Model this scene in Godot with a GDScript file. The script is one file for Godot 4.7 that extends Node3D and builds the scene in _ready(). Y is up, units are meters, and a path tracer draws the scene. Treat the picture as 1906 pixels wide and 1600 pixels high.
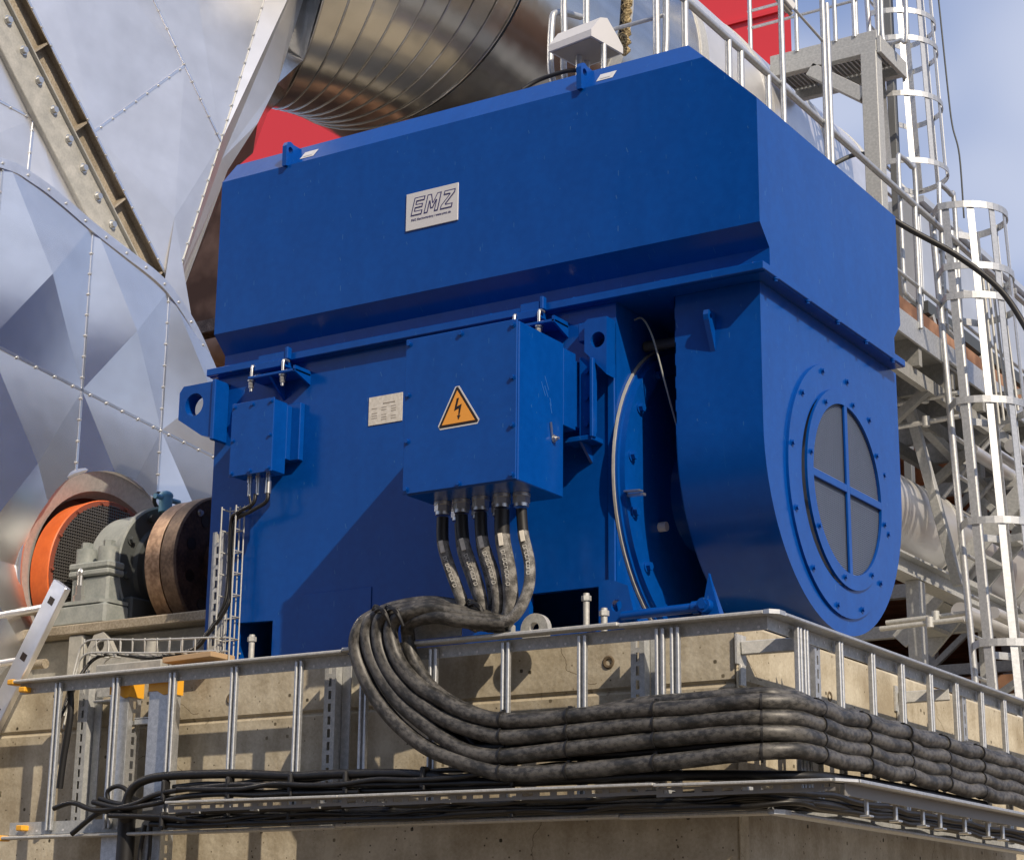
extends Node3D
# Units: metres. The motor's front face lies in z = 0 and runs along x; the flange under its hood is y = 0.

# ---------------------------------------------------------------- mesh building
class SB:
	var st := SurfaceTool.new()
	var xf := Transform3D.IDENTITY
	var used := 0
	func _init() -> void:
		st.begin(Mesh.PRIMITIVE_TRIANGLES)
	func vert(p: Vector3, n: Vector3) -> void:
		st.set_normal((xf.basis * n).normalized())
		st.add_vertex(xf * p)
	var uv_on := false
	func tri_uv(p: Array, n: Array, u: Array) -> void:
		used += 1
		var o := [0, 1, 2]
		if (p[1] - p[0]).cross(p[2] - p[0]).dot(n[0] + n[1] + n[2]) > 0.0: o = [0, 2, 1]
		for k in o:
			st.set_uv(u[k])
			vert(p[k], n[k])
	func tri(a: Vector3, b: Vector3, c: Vector3, na: Vector3, nb: Vector3, nc: Vector3) -> void:
		used += 1
		if (b - a).cross(c - a).dot(na + nb + nc) > 0.0:
			vert(a, na); vert(c, nc); vert(b, nb)
		else:
			vert(a, na); vert(b, nb); vert(c, nc)
	func ftri(a: Vector3, b: Vector3, c: Vector3, n: Vector3) -> void:
		tri(a, b, c, n, n, n)
	func quad(a: Vector3, b: Vector3, c: Vector3, d: Vector3, n: Vector3) -> void:
		ftri(a, b, c, n)
		ftri(a, c, d, n)
	# a plain or chamfered box between two corners
	func box(lo: Vector3, hi: Vector3, ch := 0.0) -> void:
		var c := (lo + hi) * 0.5
		obox(c, Vector3.RIGHT, Vector3.UP, Vector3.BACK, (hi - lo).abs(), ch)
	# a box with its own axes
	func obox(c: Vector3, ex: Vector3, ey: Vector3, ez: Vector3, size: Vector3, ch := 0.0) -> void:
		var e := [ex.normalized(), ey.normalized(), ez.normalized()]
		var h := [size.x * 0.5, size.y * 0.5, size.z * 0.5]
		ch = minf(ch, minf(h[0], minf(h[1], h[2])) * 0.6)
		for k in 3:
			var u = (k + 1) % 3
			var v = (k + 2) % 3
			for s in [-1.0, 1.0]:
				var o: Vector3 = c + e[k] * h[k] * s
				var du: Vector3 = e[u] * (h[u] - ch)
				var dv: Vector3 = e[v] * (h[v] - ch)
				quad(o - du - dv, o + du - dv, o + du + dv, o - du + dv, e[k] * s)
		if ch <= 0.0:
			return
		for k in 3:
			var u = (k + 1) % 3
			var v = (k + 2) % 3
			for su in [-1.0, 1.0]:
				for sv in [-1.0, 1.0]:
					var dk: Vector3 = e[k] * (h[k] - ch)
					var a: Vector3 = c + e[u] * h[u] * su + e[v] * (h[v] - ch) * sv
					var b: Vector3 = c + e[u] * (h[u] - ch) * su + e[v] * h[v] * sv
					quad(a - dk, a + dk, b + dk, b - dk, (e[u] * su + e[v] * sv).normalized())
		for sx in [-1.0, 1.0]:
			for sy in [-1.0, 1.0]:
				for sz in [-1.0, 1.0]:
					var px: Vector3 = c + e[0] * h[0] * sx + e[1] * (h[1] - ch) * sy + e[2] * (h[2] - ch) * sz
					var py: Vector3 = c + e[0] * (h[0] - ch) * sx + e[1] * h[1] * sy + e[2] * (h[2] - ch) * sz
					var pz: Vector3 = c + e[0] * (h[0] - ch) * sx + e[1] * (h[1] - ch) * sy + e[2] * h[2] * sz
					ftri(px, py, pz, (e[0] * sx + e[1] * sy + e[2] * sz).normalized())
	# a bar of rectangular section from a to b; up is the direction of its height
	func bar(a: Vector3, b: Vector3, w: float, h: float, up := Vector3.UP, ch := 0.0) -> void:
		var d := (b - a).normalized()
		var side := d.cross(up).normalized()
		var top := side.cross(d).normalized()
		obox((a + b) * 0.5, d, top, side, Vector3(a.distance_to(b), h, w), ch)
	func frame(d: Vector3) -> Array:
		var u := d.cross(Vector3.UP)
		if u.length() < 0.01:
			u = d.cross(Vector3.RIGHT)
		u = u.normalized()
		return [u, u.cross(d).normalized()]
	func cyl(a: Vector3, b: Vector3, r: float, n := 12, r2 := -1.0, flat := false) -> void:
		if r2 < 0.0:
			r2 = r
		var d := (b - a).normalized()
		var f := frame(d)
		for k in n:
			var t0 := TAU * k / n
			var t1 := TAU * (k + 1) / n
			var n0: Vector3 = f[0] * cos(t0) + f[1] * sin(t0)
			var n1: Vector3 = f[0] * cos(t1) + f[1] * sin(t1)
			var m0 := n0
			var m1 := n1
			if flat:
				m0 = (n0 + n1).normalized(); m1 = m0
			tri(a + n0 * r, a + n1 * r, b + n1 * r2, m0, m1, m1)
			tri(a + n0 * r, b + n1 * r2, b + n0 * r2, m0, m1, m0)
			ftri(a, a + n0 * r, a + n1 * r, -d)
			ftri(b, b + n0 * r2, b + n1 * r2, d)
	# a round tube along points
	func tube(ps: Array, r: float, n := 10, caps := true) -> void:
		var rings := []
		var u := Vector3.ZERO
		for i in ps.size():
			var d: Vector3 = (ps[mini(i + 1, ps.size() - 1)] - ps[maxi(i - 1, 0)]).normalized()
			if i == 0:
				u = frame(d)[0]
			else:
				u = (u - d * u.dot(d)).normalized()
			var v := u.cross(d).normalized()
			var ring := []
			for k in n:
				ring.append(u * cos(TAU * k / n) + v * sin(TAU * k / n))
			rings.append(ring)
		var run := 0.0
		for i in ps.size() - 1:
			var run2: float = run + ps[i].distance_to(ps[i + 1])
			for k in n:
				var q = (k + 1) % n
				var a: Vector3 = rings[i][k]; var b: Vector3 = rings[i][q]
				var c: Vector3 = rings[i + 1][q]; var d2: Vector3 = rings[i + 1][k]
				if uv_on:
					var u0 := Vector2(run, float(k) / n); var u1 := Vector2(run, float(k + 1) / n)
					var u2 := Vector2(run2, float(k + 1) / n); var u3 := Vector2(run2, float(k) / n)
					tri_uv([ps[i] + a * r, ps[i] + b * r, ps[i + 1] + c * r], [a, b, c], [u0, u1, u2])
					tri_uv([ps[i] + a * r, ps[i + 1] + c * r, ps[i + 1] + d2 * r], [a, c, d2], [u0, u2, u3])
				else:
					tri(ps[i] + a * r, ps[i] + b * r, ps[i + 1] + c * r, a, b, c)
					tri(ps[i] + a * r, ps[i + 1] + c * r, ps[i + 1] + d2 * r, a, c, d2)
			run = run2
		if caps:
			for e in [0, ps.size() - 1]:
				var dn: Vector3 = (ps[e] - ps[1 if e == 0 else e - 1]).normalized()
				for k in n:
					ftri(ps[e], ps[e] + rings[e][k] * r, ps[e] + rings[e][(k + 1) % n] * r, dn)
	# surface of revolution: profile points (distance along the axis, radius)
	func lathe(o: Vector3, axis: Vector3, prof: Array, n := 48, smooth := false) -> void:
		var f := frame(axis)
		for i in prof.size() - 1:
			var p: Vector2 = prof[i]; var q: Vector2 = prof[i + 1]
			var e := q - p
			var nn := Vector2(-e.y, e.x).normalized()   # (along the axis, outward)
			for k in n:
				var t0 := TAU * k / n
				var t1 := TAU * (k + 1) / n
				var d0: Vector3 = f[0] * cos(t0) + f[1] * sin(t0)
				var d1: Vector3 = f[0] * cos(t1) + f[1] * sin(t1)
				var n0 := axis * nn.x + d0 * nn.y
				var n1 := axis * nn.x + d1 * nn.y
				tri(o + axis * p.x + d0 * p.y, o + axis * p.x + d1 * p.y, o + axis * q.x + d1 * q.y, n0, n1, n1)
				tri(o + axis * p.x + d0 * p.y, o + axis * q.x + d1 * q.y, o + axis * q.x + d0 * q.y, n0, n1, n0)
	# a plate: an outline in the plane (ex, ey) at o, thickness t against ez; one hole at most
	func plate(outline: PackedVector2Array, o: Vector3, ex: Vector3, ey: Vector3, ez: Vector3, t: float, hole := PackedVector2Array()) -> void:
		if Geometry2D.is_polygon_clockwise(outline):
			outline.reverse()
		var pieces := [outline]
		if hole.size() > 2:
			pieces = []
			var c := Vector2.ZERO
			for p in hole:
				c += p / hole.size()
			for s in [-1.0, 1.0]:
				var half := PackedVector2Array([c + Vector2(0, -99), c + Vector2(99 * s, -99), c + Vector2(99 * s, 99), c + Vector2(0, 99)])
				for g in Geometry2D.intersect_polygons(outline, half):
					pieces.append_array(Geometry2D.clip_polygons(g, hole))
		for g in pieces:
			var ix := Geometry2D.triangulate_polygon(g)
			for k in range(0, ix.size(), 3):
				var v := []
				for m in 3:
					v.append(o + ex * g[ix[k + m]].x + ey * g[ix[k + m]].y)
				ftri(v[0], v[1], v[2], ez)
				ftri(v[0] - ez * t, v[1] - ez * t, v[2] - ez * t, -ez)
		wall(outline, o, ex, ey, ez, t, 1.0)
		if hole.size() > 2:
			if Geometry2D.is_polygon_clockwise(hole):
				hole.reverse()
			wall(hole, o, ex, ey, ez, t, -1.0)
	func wall(g: PackedVector2Array, o: Vector3, ex: Vector3, ey: Vector3, ez: Vector3, t: float, s: float) -> void:
		for k in g.size():
			var a := g[k]
			var b := g[(k + 1) % g.size()]
			var m := Vector2(b.y - a.y, a.x - b.x).normalized() * s
			var pa := o + ex * a.x + ey * a.y
			var pb := o + ex * b.x + ey * b.y
			quad(pa, pb, pb - ez * t, pa - ez * t, ex * m.x + ey * m.y)
	func ball(c: Vector3, r: float, squash := Vector3.ONE, n := 10) -> void:
		for i in n:
			for k in n:
				var q := []
				for w in [[i, k], [i, k + 1], [i + 1, k + 1], [i + 1, k]]:
					var a: float = PI * w[0] / n
					var b: float = TAU * w[1] / n
					q.append(Vector3(sin(a) * cos(b), cos(a), sin(a) * sin(b)))
				tri(c + q[0] * r * squash, c + q[1] * r * squash, c + q[2] * r * squash, q[0], q[1], q[2])
				tri(c + q[0] * r * squash, c + q[2] * r * squash, c + q[3] * r * squash, q[0], q[2], q[3])
	func mesh() -> ArrayMesh:
		return st.commit()

func circle(c: Vector2, r: float, n := 24) -> PackedVector2Array:
	var g := PackedVector2Array()
	for k in n:
		g.append(c + Vector2(cos(TAU * k / n), sin(TAU * k / n)) * r)
	return g

func rect(x0: float, y0: float, x1: float, y1: float) -> PackedVector2Array:
	return PackedVector2Array([Vector2(x0, y0), Vector2(x1, y0), Vector2(x1, y1), Vector2(x0, y1)])

# Catmull-Rom through points, n steps per span
func spline(ps: Array, n := 8) -> Array:
	var out := []
	for i in ps.size() - 1:
		var p0: Vector3 = ps[maxi(i - 1, 0)]; var p1: Vector3 = ps[i]
		var p2: Vector3 = ps[i + 1]; var p3: Vector3 = ps[mini(i + 2, ps.size() - 1)]
		for k in n:
			out.append(p1.cubic_interpolate(p2, p0, p3, float(k) / n))
	out.append(ps[-1])
	return out

# ---------------------------------------------------------------- objects
var names := {}
func numbered(called: String) -> String:
	names[called] = names.get(called, -1) + 1
	return called if names[called] == 0 else "%s_%03d" % [called, names[called]]

func obj(called: String, sb: SB, m: Material, parent: Node = self) -> MeshInstance3D:
	var o := MeshInstance3D.new()
	o.name = numbered(called) if parent == self else called
	o.mesh = sb.mesh()
	o.material_override = m
	parent.add_child(o, true)
	return o

func put(called: String, mesh: Mesh, m: Material, at: Transform3D, parent: Node) -> MeshInstance3D:
	var o := MeshInstance3D.new()
	o.name = called
	o.mesh = mesh
	o.material_override = m
	o.transform = at
	parent.add_child(o, true)
	return o

func tag(o: Node, label: String, category := "", group := "", kind := "") -> Node:
	o.set_meta("label", label)
	if category: o.set_meta("category", category)
	if group: o.set_meta("group", group)
	if kind: o.set_meta("kind", kind)
	return o

func thing(called: String, label: String, category: String, group := "") -> Node3D:
	var o := Node3D.new()
	o.name = numbered(called)
	add_child(o)
	tag(o, label, category, group)
	return o

# ---------------------------------------------------------------- materials
func noise(seed_: int, freq: float, oct := 4, kind := FastNoiseLite.TYPE_SIMPLEX_SMOOTH) -> FastNoiseLite:
	var f := FastNoiseLite.new()
	f.seed = seed_
	f.noise_type = kind
	f.frequency = freq
	f.fractal_type = FastNoiseLite.FRACTAL_FBM
	f.fractal_octaves = oct
	return f

# a grain texture: layers of seamless noise, each [frequency, octaves, weight, sharpness, stretch]; blended from colour a to b
func grain(size: int, seed_: int, layers: Array, a: Color, b: Color) -> ImageTexture:
	var ims := []
	for k in layers.size():
		var l: Array = layers[k]
		var w := size
		var h := size
		var st: float = l[4] if l.size() > 4 else 1.0
		if st > 1.0: h = maxi(int(size / st), 16)
		elif st < 1.0: w = maxi(int(size * st), 16)
		var im := noise(seed_ + k * 7, l[0], l[1]).get_seamless_image(w, h)
		if w != size or h != size: im.resize(size, size, Image.INTERPOLATE_BILINEAR)
		im.convert(Image.FORMAT_L8)
		ims.append(im.get_data())
	var out := PackedByteArray()
	out.resize(size * size * 3)
	var nl := layers.size()
	for i in size * size:
		var t := 0.5
		for k in nl:
			var v: float = ims[k][i] / 255.0 - 0.5
			var s: float = layers[k][3]
			if s > 1.0: v = clampf(v * s, -0.5, 0.5)
			t += v * layers[k][2]
		t = clampf(t, 0.0, 1.0)
		out[i * 3] = int(lerpf(a.r, b.r, t) * 255.0)
		out[i * 3 + 1] = int(lerpf(a.g, b.g, t) * 255.0)
		out[i * 3 + 2] = int(lerpf(a.b, b.b, t) * 255.0)
	var im2 := Image.create_from_data(size, size, false, Image.FORMAT_RGB8, out)
	return ImageTexture.create_from_image(im2)

# small pores, pale smears and hair cracks set into a concrete texture
func pored(tex: ImageTexture, seed_: int) -> ImageTexture:
	var im := tex.get_image()
	var n := im.get_width()
	var rng := RandomNumberGenerator.new()
	rng.seed = seed_
	for k in 1500:
		var x := rng.randi_range(0, n - 1)
		var y := rng.randi_range(0, n - 1)
		var r := 1 if rng.randf() < 0.75 else (2 if rng.randf() < 0.8 else 4)
		var f := rng.randf_range(0.35, 0.75)
		for dy in range(-r + 1, r):
			for dx in range(-r + 1, r):
				if dx * dx + dy * dy < r * r:
					var px := posmod(x + dx, n)
					var py := posmod(y + dy, n)
					im.set_pixel(px, py, im.get_pixel(px, py) * Color(f, f * 0.98, f * 0.93))
	for k in 9:
		var p := Vector2(rng.randf() * n, rng.randf() * n)
		var d := rng.randf() * TAU
		for i in rng.randi_range(80, 320):
			d += rng.randf_range(-0.25, 0.25)
			p += Vector2(cos(d), sin(d))
			var px := posmod(int(p.x), n)
			var py := posmod(int(p.y), n)
			im.set_pixel(px, py, im.get_pixel(px, py) * Color(0.5, 0.47, 0.42))
	return ImageTexture.create_from_image(im)

# specks of dust and small rubbed spots on paint
func specked(tex: ImageTexture, seed_: int, count: int, c: Color) -> ImageTexture:
	var im := tex.get_image()
	var n := im.get_width()
	var rng := RandomNumberGenerator.new()
	rng.seed = seed_
	for k in count:
		var x := rng.randi_range(0, n - 1)
		var y := rng.randi_range(0, n - 1)
		var l := 1 if rng.randf() < 0.7 else rng.randi_range(2, 9)
		var w := rng.randf_range(0.15, 0.7)
		for i in l:
			var px := posmod(x + (i / 3 if k % 3 == 0 else 0), n)
			var py := posmod(y + i, n)
			im.set_pixel(px, py, im.get_pixel(px, py).lerp(c, w))
	return ImageTexture.create_from_image(im)

func bump(size: int, seed_: int, freq: float, oct: int, strength: float, w := 0, h := 0) -> ImageTexture:
	var im := noise(seed_, freq, oct).get_seamless_image(w if w else size, h if h else size)
	if w or h: im.resize(size, size, Image.INTERPOLATE_BILINEAR)
	im.convert(Image.FORMAT_RGBA8)
	im.bump_map_to_normal_map(strength)
	return ImageTexture.create_from_image(im)

func lin(r: float, g: float, b: float) -> Color:
	return Color(r, g, b).linear_to_srgb()

func mat(tex: Texture2D, color: Color, rough: float, metal := 0.0, scale := 1.0, nrm: Texture2D = null, ns := 0.5) -> StandardMaterial3D:
	var m := StandardMaterial3D.new()
	m.albedo_color = color
	m.roughness = rough
	m.metallic = metal
	m.uv1_triplanar = true
	m.uv1_world_triplanar = true
	m.uv1_scale = Vector3.ONE * scale
	if tex: m.albedo_texture = tex
	if nrm:
		m.normal_enabled = true
		m.normal_texture = nrm
		m.normal_scale = ns
	return m

func plain(color: Color, rough: float, metal := 0.0) -> StandardMaterial3D:
	var m := StandardMaterial3D.new()
	m.albedo_color = color
	m.roughness = rough
	m.metallic = metal
	return m

var M := {}
func make_materials() -> void:
	var dust := grain(512, 11, [[0.008, 4, 0.5, 1.0], [0.05, 3, 0.5, 1.6], [0.02, 5, 0.45, 1.4, 5.0], [0.2, 2, 0.3, 1.0]], lin(0.001, 0.055, 0.285), lin(0.0015, 0.068, 0.34))
	dust = specked(dust, 5, 260, lin(0.16, 0.24, 0.42))
	var wavy := bump(512, 21, 0.006, 2, 3.0)
	M.blue = mat(dust, Color.WHITE, 0.2, 0.0, 0.7, wavy, 0.10)
	M.blue.metallic_specular = 0.4
	M.blue_scratch = plain(lin(0.03, 0.14, 0.45), 0.5)
	var spangle := grain(512, 31, [[0.03, 3, 0.6, 1.5], [0.12, 2, 0.5, 1.5]], lin(0.44, 0.46, 0.47), lin(0.66, 0.67, 0.68))
	M.galv = mat(spangle, Color.WHITE, 0.48, 0.75, 2.0)
	M.galv_pale = mat(spangle, lin(1.0, 0.98, 0.93), 0.6, 0.45, 2.0)
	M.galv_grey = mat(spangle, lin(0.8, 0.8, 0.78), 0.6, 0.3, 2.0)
	M.zinc = plain(lin(0.62, 0.62, 0.6), 0.35, 0.9)
	M.steel_bright = plain(lin(0.6, 0.58, 0.54), 0.3, 1.0)
	var smear := grain(512, 41, [[0.006, 3, 0.7, 1.2], [0.03, 4, 0.35, 1.0], [0.01, 4, 0.5, 1.4, 0.1]], lin(0.74, 0.74, 0.745), lin(0.90, 0.90, 0.905))
	var dent := bump(512, 43, 0.01, 3, 4.0)
	M.clad = mat(smear, Color.WHITE, 0.25, 0.95, 0.45, dent, 0.07)
	M.clad_trim = mat(smear, lin(1.05, 1.05, 1.06), 0.3, 0.92, 1.3)
	var brushed := grain(512, 51, [[0.02, 4, 0.6, 1.2, 0.08], [0.006, 3, 0.5, 1.0]], lin(0.50, 0.495, 0.48), lin(0.68, 0.675, 0.665))
	M.polish = mat(brushed, Color.WHITE, 0.19, 1.0, 0.6, dent, 0.16)
	M.pipe = mat(smear, lin(1.0, 1.0, 1.0), 0.4, 0.75, 0.5, dent, 0.08)
	var conc := grain(1024, 61, [[0.003, 4, 0.5, 1.2], [0.014, 5, 0.4, 1.3], [0.09, 3, 0.35, 1.2], [0.006, 4, 0.5, 1.5, 0.12], [0.02, 4, 0.35, 1.4, 7.0], [0.25, 2, 0.25, 1.0]], lin(0.35, 0.30, 0.215), lin(0.59, 0.54, 0.425))
	conc = pored(conc, 3)
	var pits := bump(1024, 67, 0.05, 4, 3.0)
	M.conc = mat(conc, Color.WHITE, 0.92, 0.0, 0.5, pits, 0.22)
	M.conc.metallic_specular = 0.25
	M.conc_lip = mat(conc, lin(1.1, 1.08, 1.02), 0.92, 0.0, 0.9, pits, 0.5)
	M.stain = mat(conc, lin(0.3, 0.25, 0.2), 0.95, 0.0, 3.0)
	var rub := grain(512, 71, [[0.008, 3, 0.5, 1.4], [0.08, 4, 0.8, 1.8], [0.25, 2, 0.6, 1.5]], lin(0.016, 0.016, 0.016), lin(0.115, 0.11, 0.102))
	M.cable_dusty = mat(grain(512, 75, [[0.012, 4, 0.9, 1.8], [0.06, 4, 0.6, 1.6], [0.2, 2, 0.5, 1.5]], lin(0.05, 0.048, 0.044), lin(0.34, 0.33, 0.31)), Color.WHITE, 0.75, 0.0, 3.5)
	var jacket := grain(512, 77, [[0.006, 4, 0.8, 1.6, 5.0], [0.03, 4, 0.8, 2.0, 2.0], [0.12, 3, 0.6, 1.8], [0.3, 2, 0.4, 1.2]], lin(0.020, 0.0195, 0.018), lin(0.105, 0.10, 0.092))
	M.cable = mat(specked(jacket, 9, 500, lin(0.25, 0.24, 0.22)), Color.WHITE, 0.46)
	M.cable.uv1_triplanar = false
	M.cable.uv1_world_triplanar = false
	M.cable.uv1_scale = Vector3(1.6, 1.0, 1.0)
	M.cable_thin = mat(rub, lin(0.17, 0.165, 0.16), 0.45, 0.0, 3.0)
	M.black = plain(lin(0.012, 0.012, 0.013), 0.5)
	M.white_print = plain(lin(0.55, 0.54, 0.5), 0.7)
	M.white_plate = plain(lin(0.62, 0.62, 0.63), 0.4)
	M.cream = mat(grain(256, 81, [[0.03, 4, 1.0, 1.5]], lin(0.62, 0.58, 0.50), lin(0.78, 0.74, 0.66)), Color.WHITE, 0.6, 0.0, 5.0)
	M.navy = plain(lin(0.035, 0.03, 0.13), 0.5)
	M.yellow = plain(lin(0.85, 0.36, 0.05), 0.5)
	M.cap_yellow = plain(lin(0.80, 0.40, 0.03), 0.5)
	M.sign_black = plain(lin(0.02, 0.01, 0.006), 0.5)
	M.orange = mat(grain(256, 91, [[0.02, 4, 0.8, 1.3], [0.1, 3, 0.5, 1.0]], lin(0.62, 0.11, 0.015), lin(0.80, 0.17, 0.03)), Color.WHITE, 0.45, 0.0, 1.5)
	M.rust_red = plain(lin(0.22, 0.055, 0.03), 0.7)
	var rust := grain(512, 101, [[0.01, 4, 0.8, 1.4], [0.05, 4, 0.7, 1.6]], lin(0.085, 0.05, 0.032), lin(0.24, 0.16, 0.11))
	M.rust = mat(rust, Color.WHITE, 0.5, 0.35, 1.6)
	M.rust_face = mat(rust, lin(0.55, 0.42, 0.36), 0.6, 0.2, 1.6)
	M.machined = mat(rust, lin(2.3, 2.35, 2.3), 0.4, 0.6, 1.2)
	M.grey = mat(grain(512, 111, [[0.012, 4, 0.8, 1.3], [0.08, 3, 0.5, 1.2]], lin(0.21, 0.235, 0.225), lin(0.34, 0.36, 0.345)), Color.WHITE, 0.5, 0.0, 1.3)
	M.grey_dark = plain(lin(0.06, 0.068, 0.07), 0.55)
	M.grey_pale = mat(grain(512, 121, [[0.012, 4, 0.8, 1.3], [0.08, 3, 0.5, 1.2]], lin(0.3, 0.3, 0.275), lin(0.46, 0.45, 0.41)), Color.WHITE, 0.55, 0.0, 1.3)
	M.tan_steel = mat(grain(512, 105, [[0.006, 4, 0.6, 1.2], [0.1, 4, 0.7, 1.4], [0.25, 2, 0.4, 1.0]], lin(0.20, 0.165, 0.115), lin(0.42, 0.37, 0.29)), Color.WHITE, 0.7, 0.0, 1.2)
	M.red = plain(lin(0.74, 0.045, 0.055), 0.5)
	M.alu = mat(smear, lin(1.1, 1.1, 1.1), 0.3, 0.85, 1.5)
	M.brown = mat(rust, lin(1.9, 1.6, 1.4), 0.85, 0.0, 0.15)
	M.galv_shaded = mat(spangle, lin(0.5, 0.49, 0.46), 0.75, 0.1, 1.2)  # galvanised steel with the walkway underside's shade put into its colour
	M.clad_dull = mat(smear, Color.WHITE, 0.36, 0.82, 0.5, dent, 0.06)
	M.hall = mat(rust, lin(0.4, 0.55, 0.7), 0.8, 0.0, 0.1)
	M.gallery = mat(smear, lin(0.66, 0.72, 0.80), 0.5, 0.5, 0.3)
	M.mesh_wire = plain(lin(0.17, 0.21, 0.30), 0.5, 0.2)
	M.sand = mat(grain(512, 131, [[0.008, 4, 0.8, 1.2], [0.07, 4, 0.6, 1.4]], lin(0.12, 0.095, 0.065), lin(0.23, 0.185, 0.13)), Color.WHITE, 0.95, 0.0, 0.12)
	M.rope = mat(grain(128, 141, [[0.12, 3, 1.2, 2.5]], lin(0.05, 0.03, 0.01), lin(0.62, 0.5, 0.28)), Color.WHITE, 0.9, 0.0, 4.0)
	M.lens = plain(lin(0.35, 0.32, 0.28), 0.25)
	M.cap_blue = plain(lin(0.16, 0.42, 0.62), 0.4)
	M.card = plain(lin(0.45, 0.31, 0.18), 0.9)

# ---------------------------------------------------------------- small shared parts
var bolt_mesh: ArrayMesh
var rivet_mesh: ArrayMesh
func make_small() -> void:
	var b := SB.new()          # axis along +z, head 20 mm across
	b.cyl(Vector3(0, 0, -0.004), Vector3(0, 0, 0.003), 0.015, 12)
	b.cyl(Vector3(0, 0, 0.003), Vector3(0, 0, 0.013), 0.0105, 6, -1.0, true)
	bolt_mesh = b.mesh()

func aim(at: Vector3, axis: Vector3, s := 1.0) -> Transform3D:
	var f := SB.new().frame(axis.normalized())
	return Transform3D(Basis(f[0] * s, axis.normalized().cross(f[0]) * s, axis.normalized() * s), at)

func bolt(at: Vector3, axis: Vector3, m: Material, parent: Node, s := 1.0) -> void:
	put("bolt", bolt_mesh, m, aim(at, axis, s), parent)

const X := Vector3.RIGHT
const Y := Vector3.UP
const Z := Vector3.BACK

# ================================================================ scene
func _ready() -> void:
	# camera
	var cam := Camera3D.new()
	cam.name = "camera"
	cam.fov = rad_to_deg(2.0 * atan(800.0 / 3580.34))
	cam.near = 0.1
	cam.far = 600.0
	cam.position = Vector3(5.7725, -2.6331, 6.4732)
	cam.basis = Basis(Y, 0.56627) * Basis(X, 0.26864) * Basis(Z, 0.010506)
	add_child(cam)
	# sky, sun, exposure
	var env := Environment.new()
	env.background_mode = Environment.BG_SKY
	env.sky = make_sky()
	env.background_energy_multiplier = 1.0
	env.tonemap_mode = Environment.TONE_MAPPER_LINEAR
	env.tonemap_exposure = 0.92
	env.sdfgi_enabled = true
	env.ssao_enabled = true
	env.ssil_enabled = true
	var we := WorldEnvironment.new()
	we.name = "environment"
	we.environment = env
	add_child(we)
	var sun := DirectionalLight3D.new()
	sun.name = "sun"
	sun.light_energy = 1.55
	sun.light_color = Color(1.0, 0.93, 0.83)
	sun.light_angular_distance = 0.5
	sun.shadow_enabled = true
	sun.look_at_from_position(Vector3(1.8, 1.57, 0.95), Vector3.ZERO, Y)
	add_child(sun)
	make_materials()
	make_small()
	ground_and_plinth()
	fan_casing()
	upper_duct()
	big_pipe()
	background()
	motor()
	coupling_and_bearing()
	trays()
	cables()
	left_clutter()

func make_sky() -> Sky:
	var w := 512
	var h := 256
	var im := Image.create(w, h, false, Image.FORMAT_RGBF)
	var sun_dir := Vector3(1.8, 1.57, 0.95).normalized()
	var f := noise(1, 1.6, 5)
	var g := noise(5, 4.0, 4)
	for y in h:
		var el := PI * (0.5 - (y + 0.5) / h)
		for x in w:
			var az := TAU * (x + 0.5) / w
			var d := Vector3(cos(el) * sin(az), sin(el), -cos(el) * cos(az))
			var t := clampf(d.y, 0.0, 1.0)
			var c := Vector3(0.52, 0.66, 0.95).lerp(Vector3(0.06, 0.16, 0.46), pow(t, 0.5))
			var p := d / maxf(d.y + 0.25, 0.12)
			var n := f.get_noise_3d(p.x, 2.0, p.z) * 0.8 + g.get_noise_3d(p.x, 7.0, p.z) * 0.3
			var cover := 0.12 + smoothstep(-0.16, 0.40, n) * 0.76
			c = c.lerp(Vector3(0.66, 0.72, 0.90), cover)
			c += Vector3(0.42, 0.40, 0.36) * pow(maxf(d.dot(sun_dir), 0.0), 5.0)
			if d.y < 0.0:
				c = Vector3(0.36, 0.35, 0.34)
			im.set_pixel(x, y, Color(c.x, c.y, c.z))
	var s := Sky.new()
	var pm := PanoramaSkyMaterial.new()
	pm.panorama = ImageTexture.create_from_image(im)
	s.sky_material = pm
	return s

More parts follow.
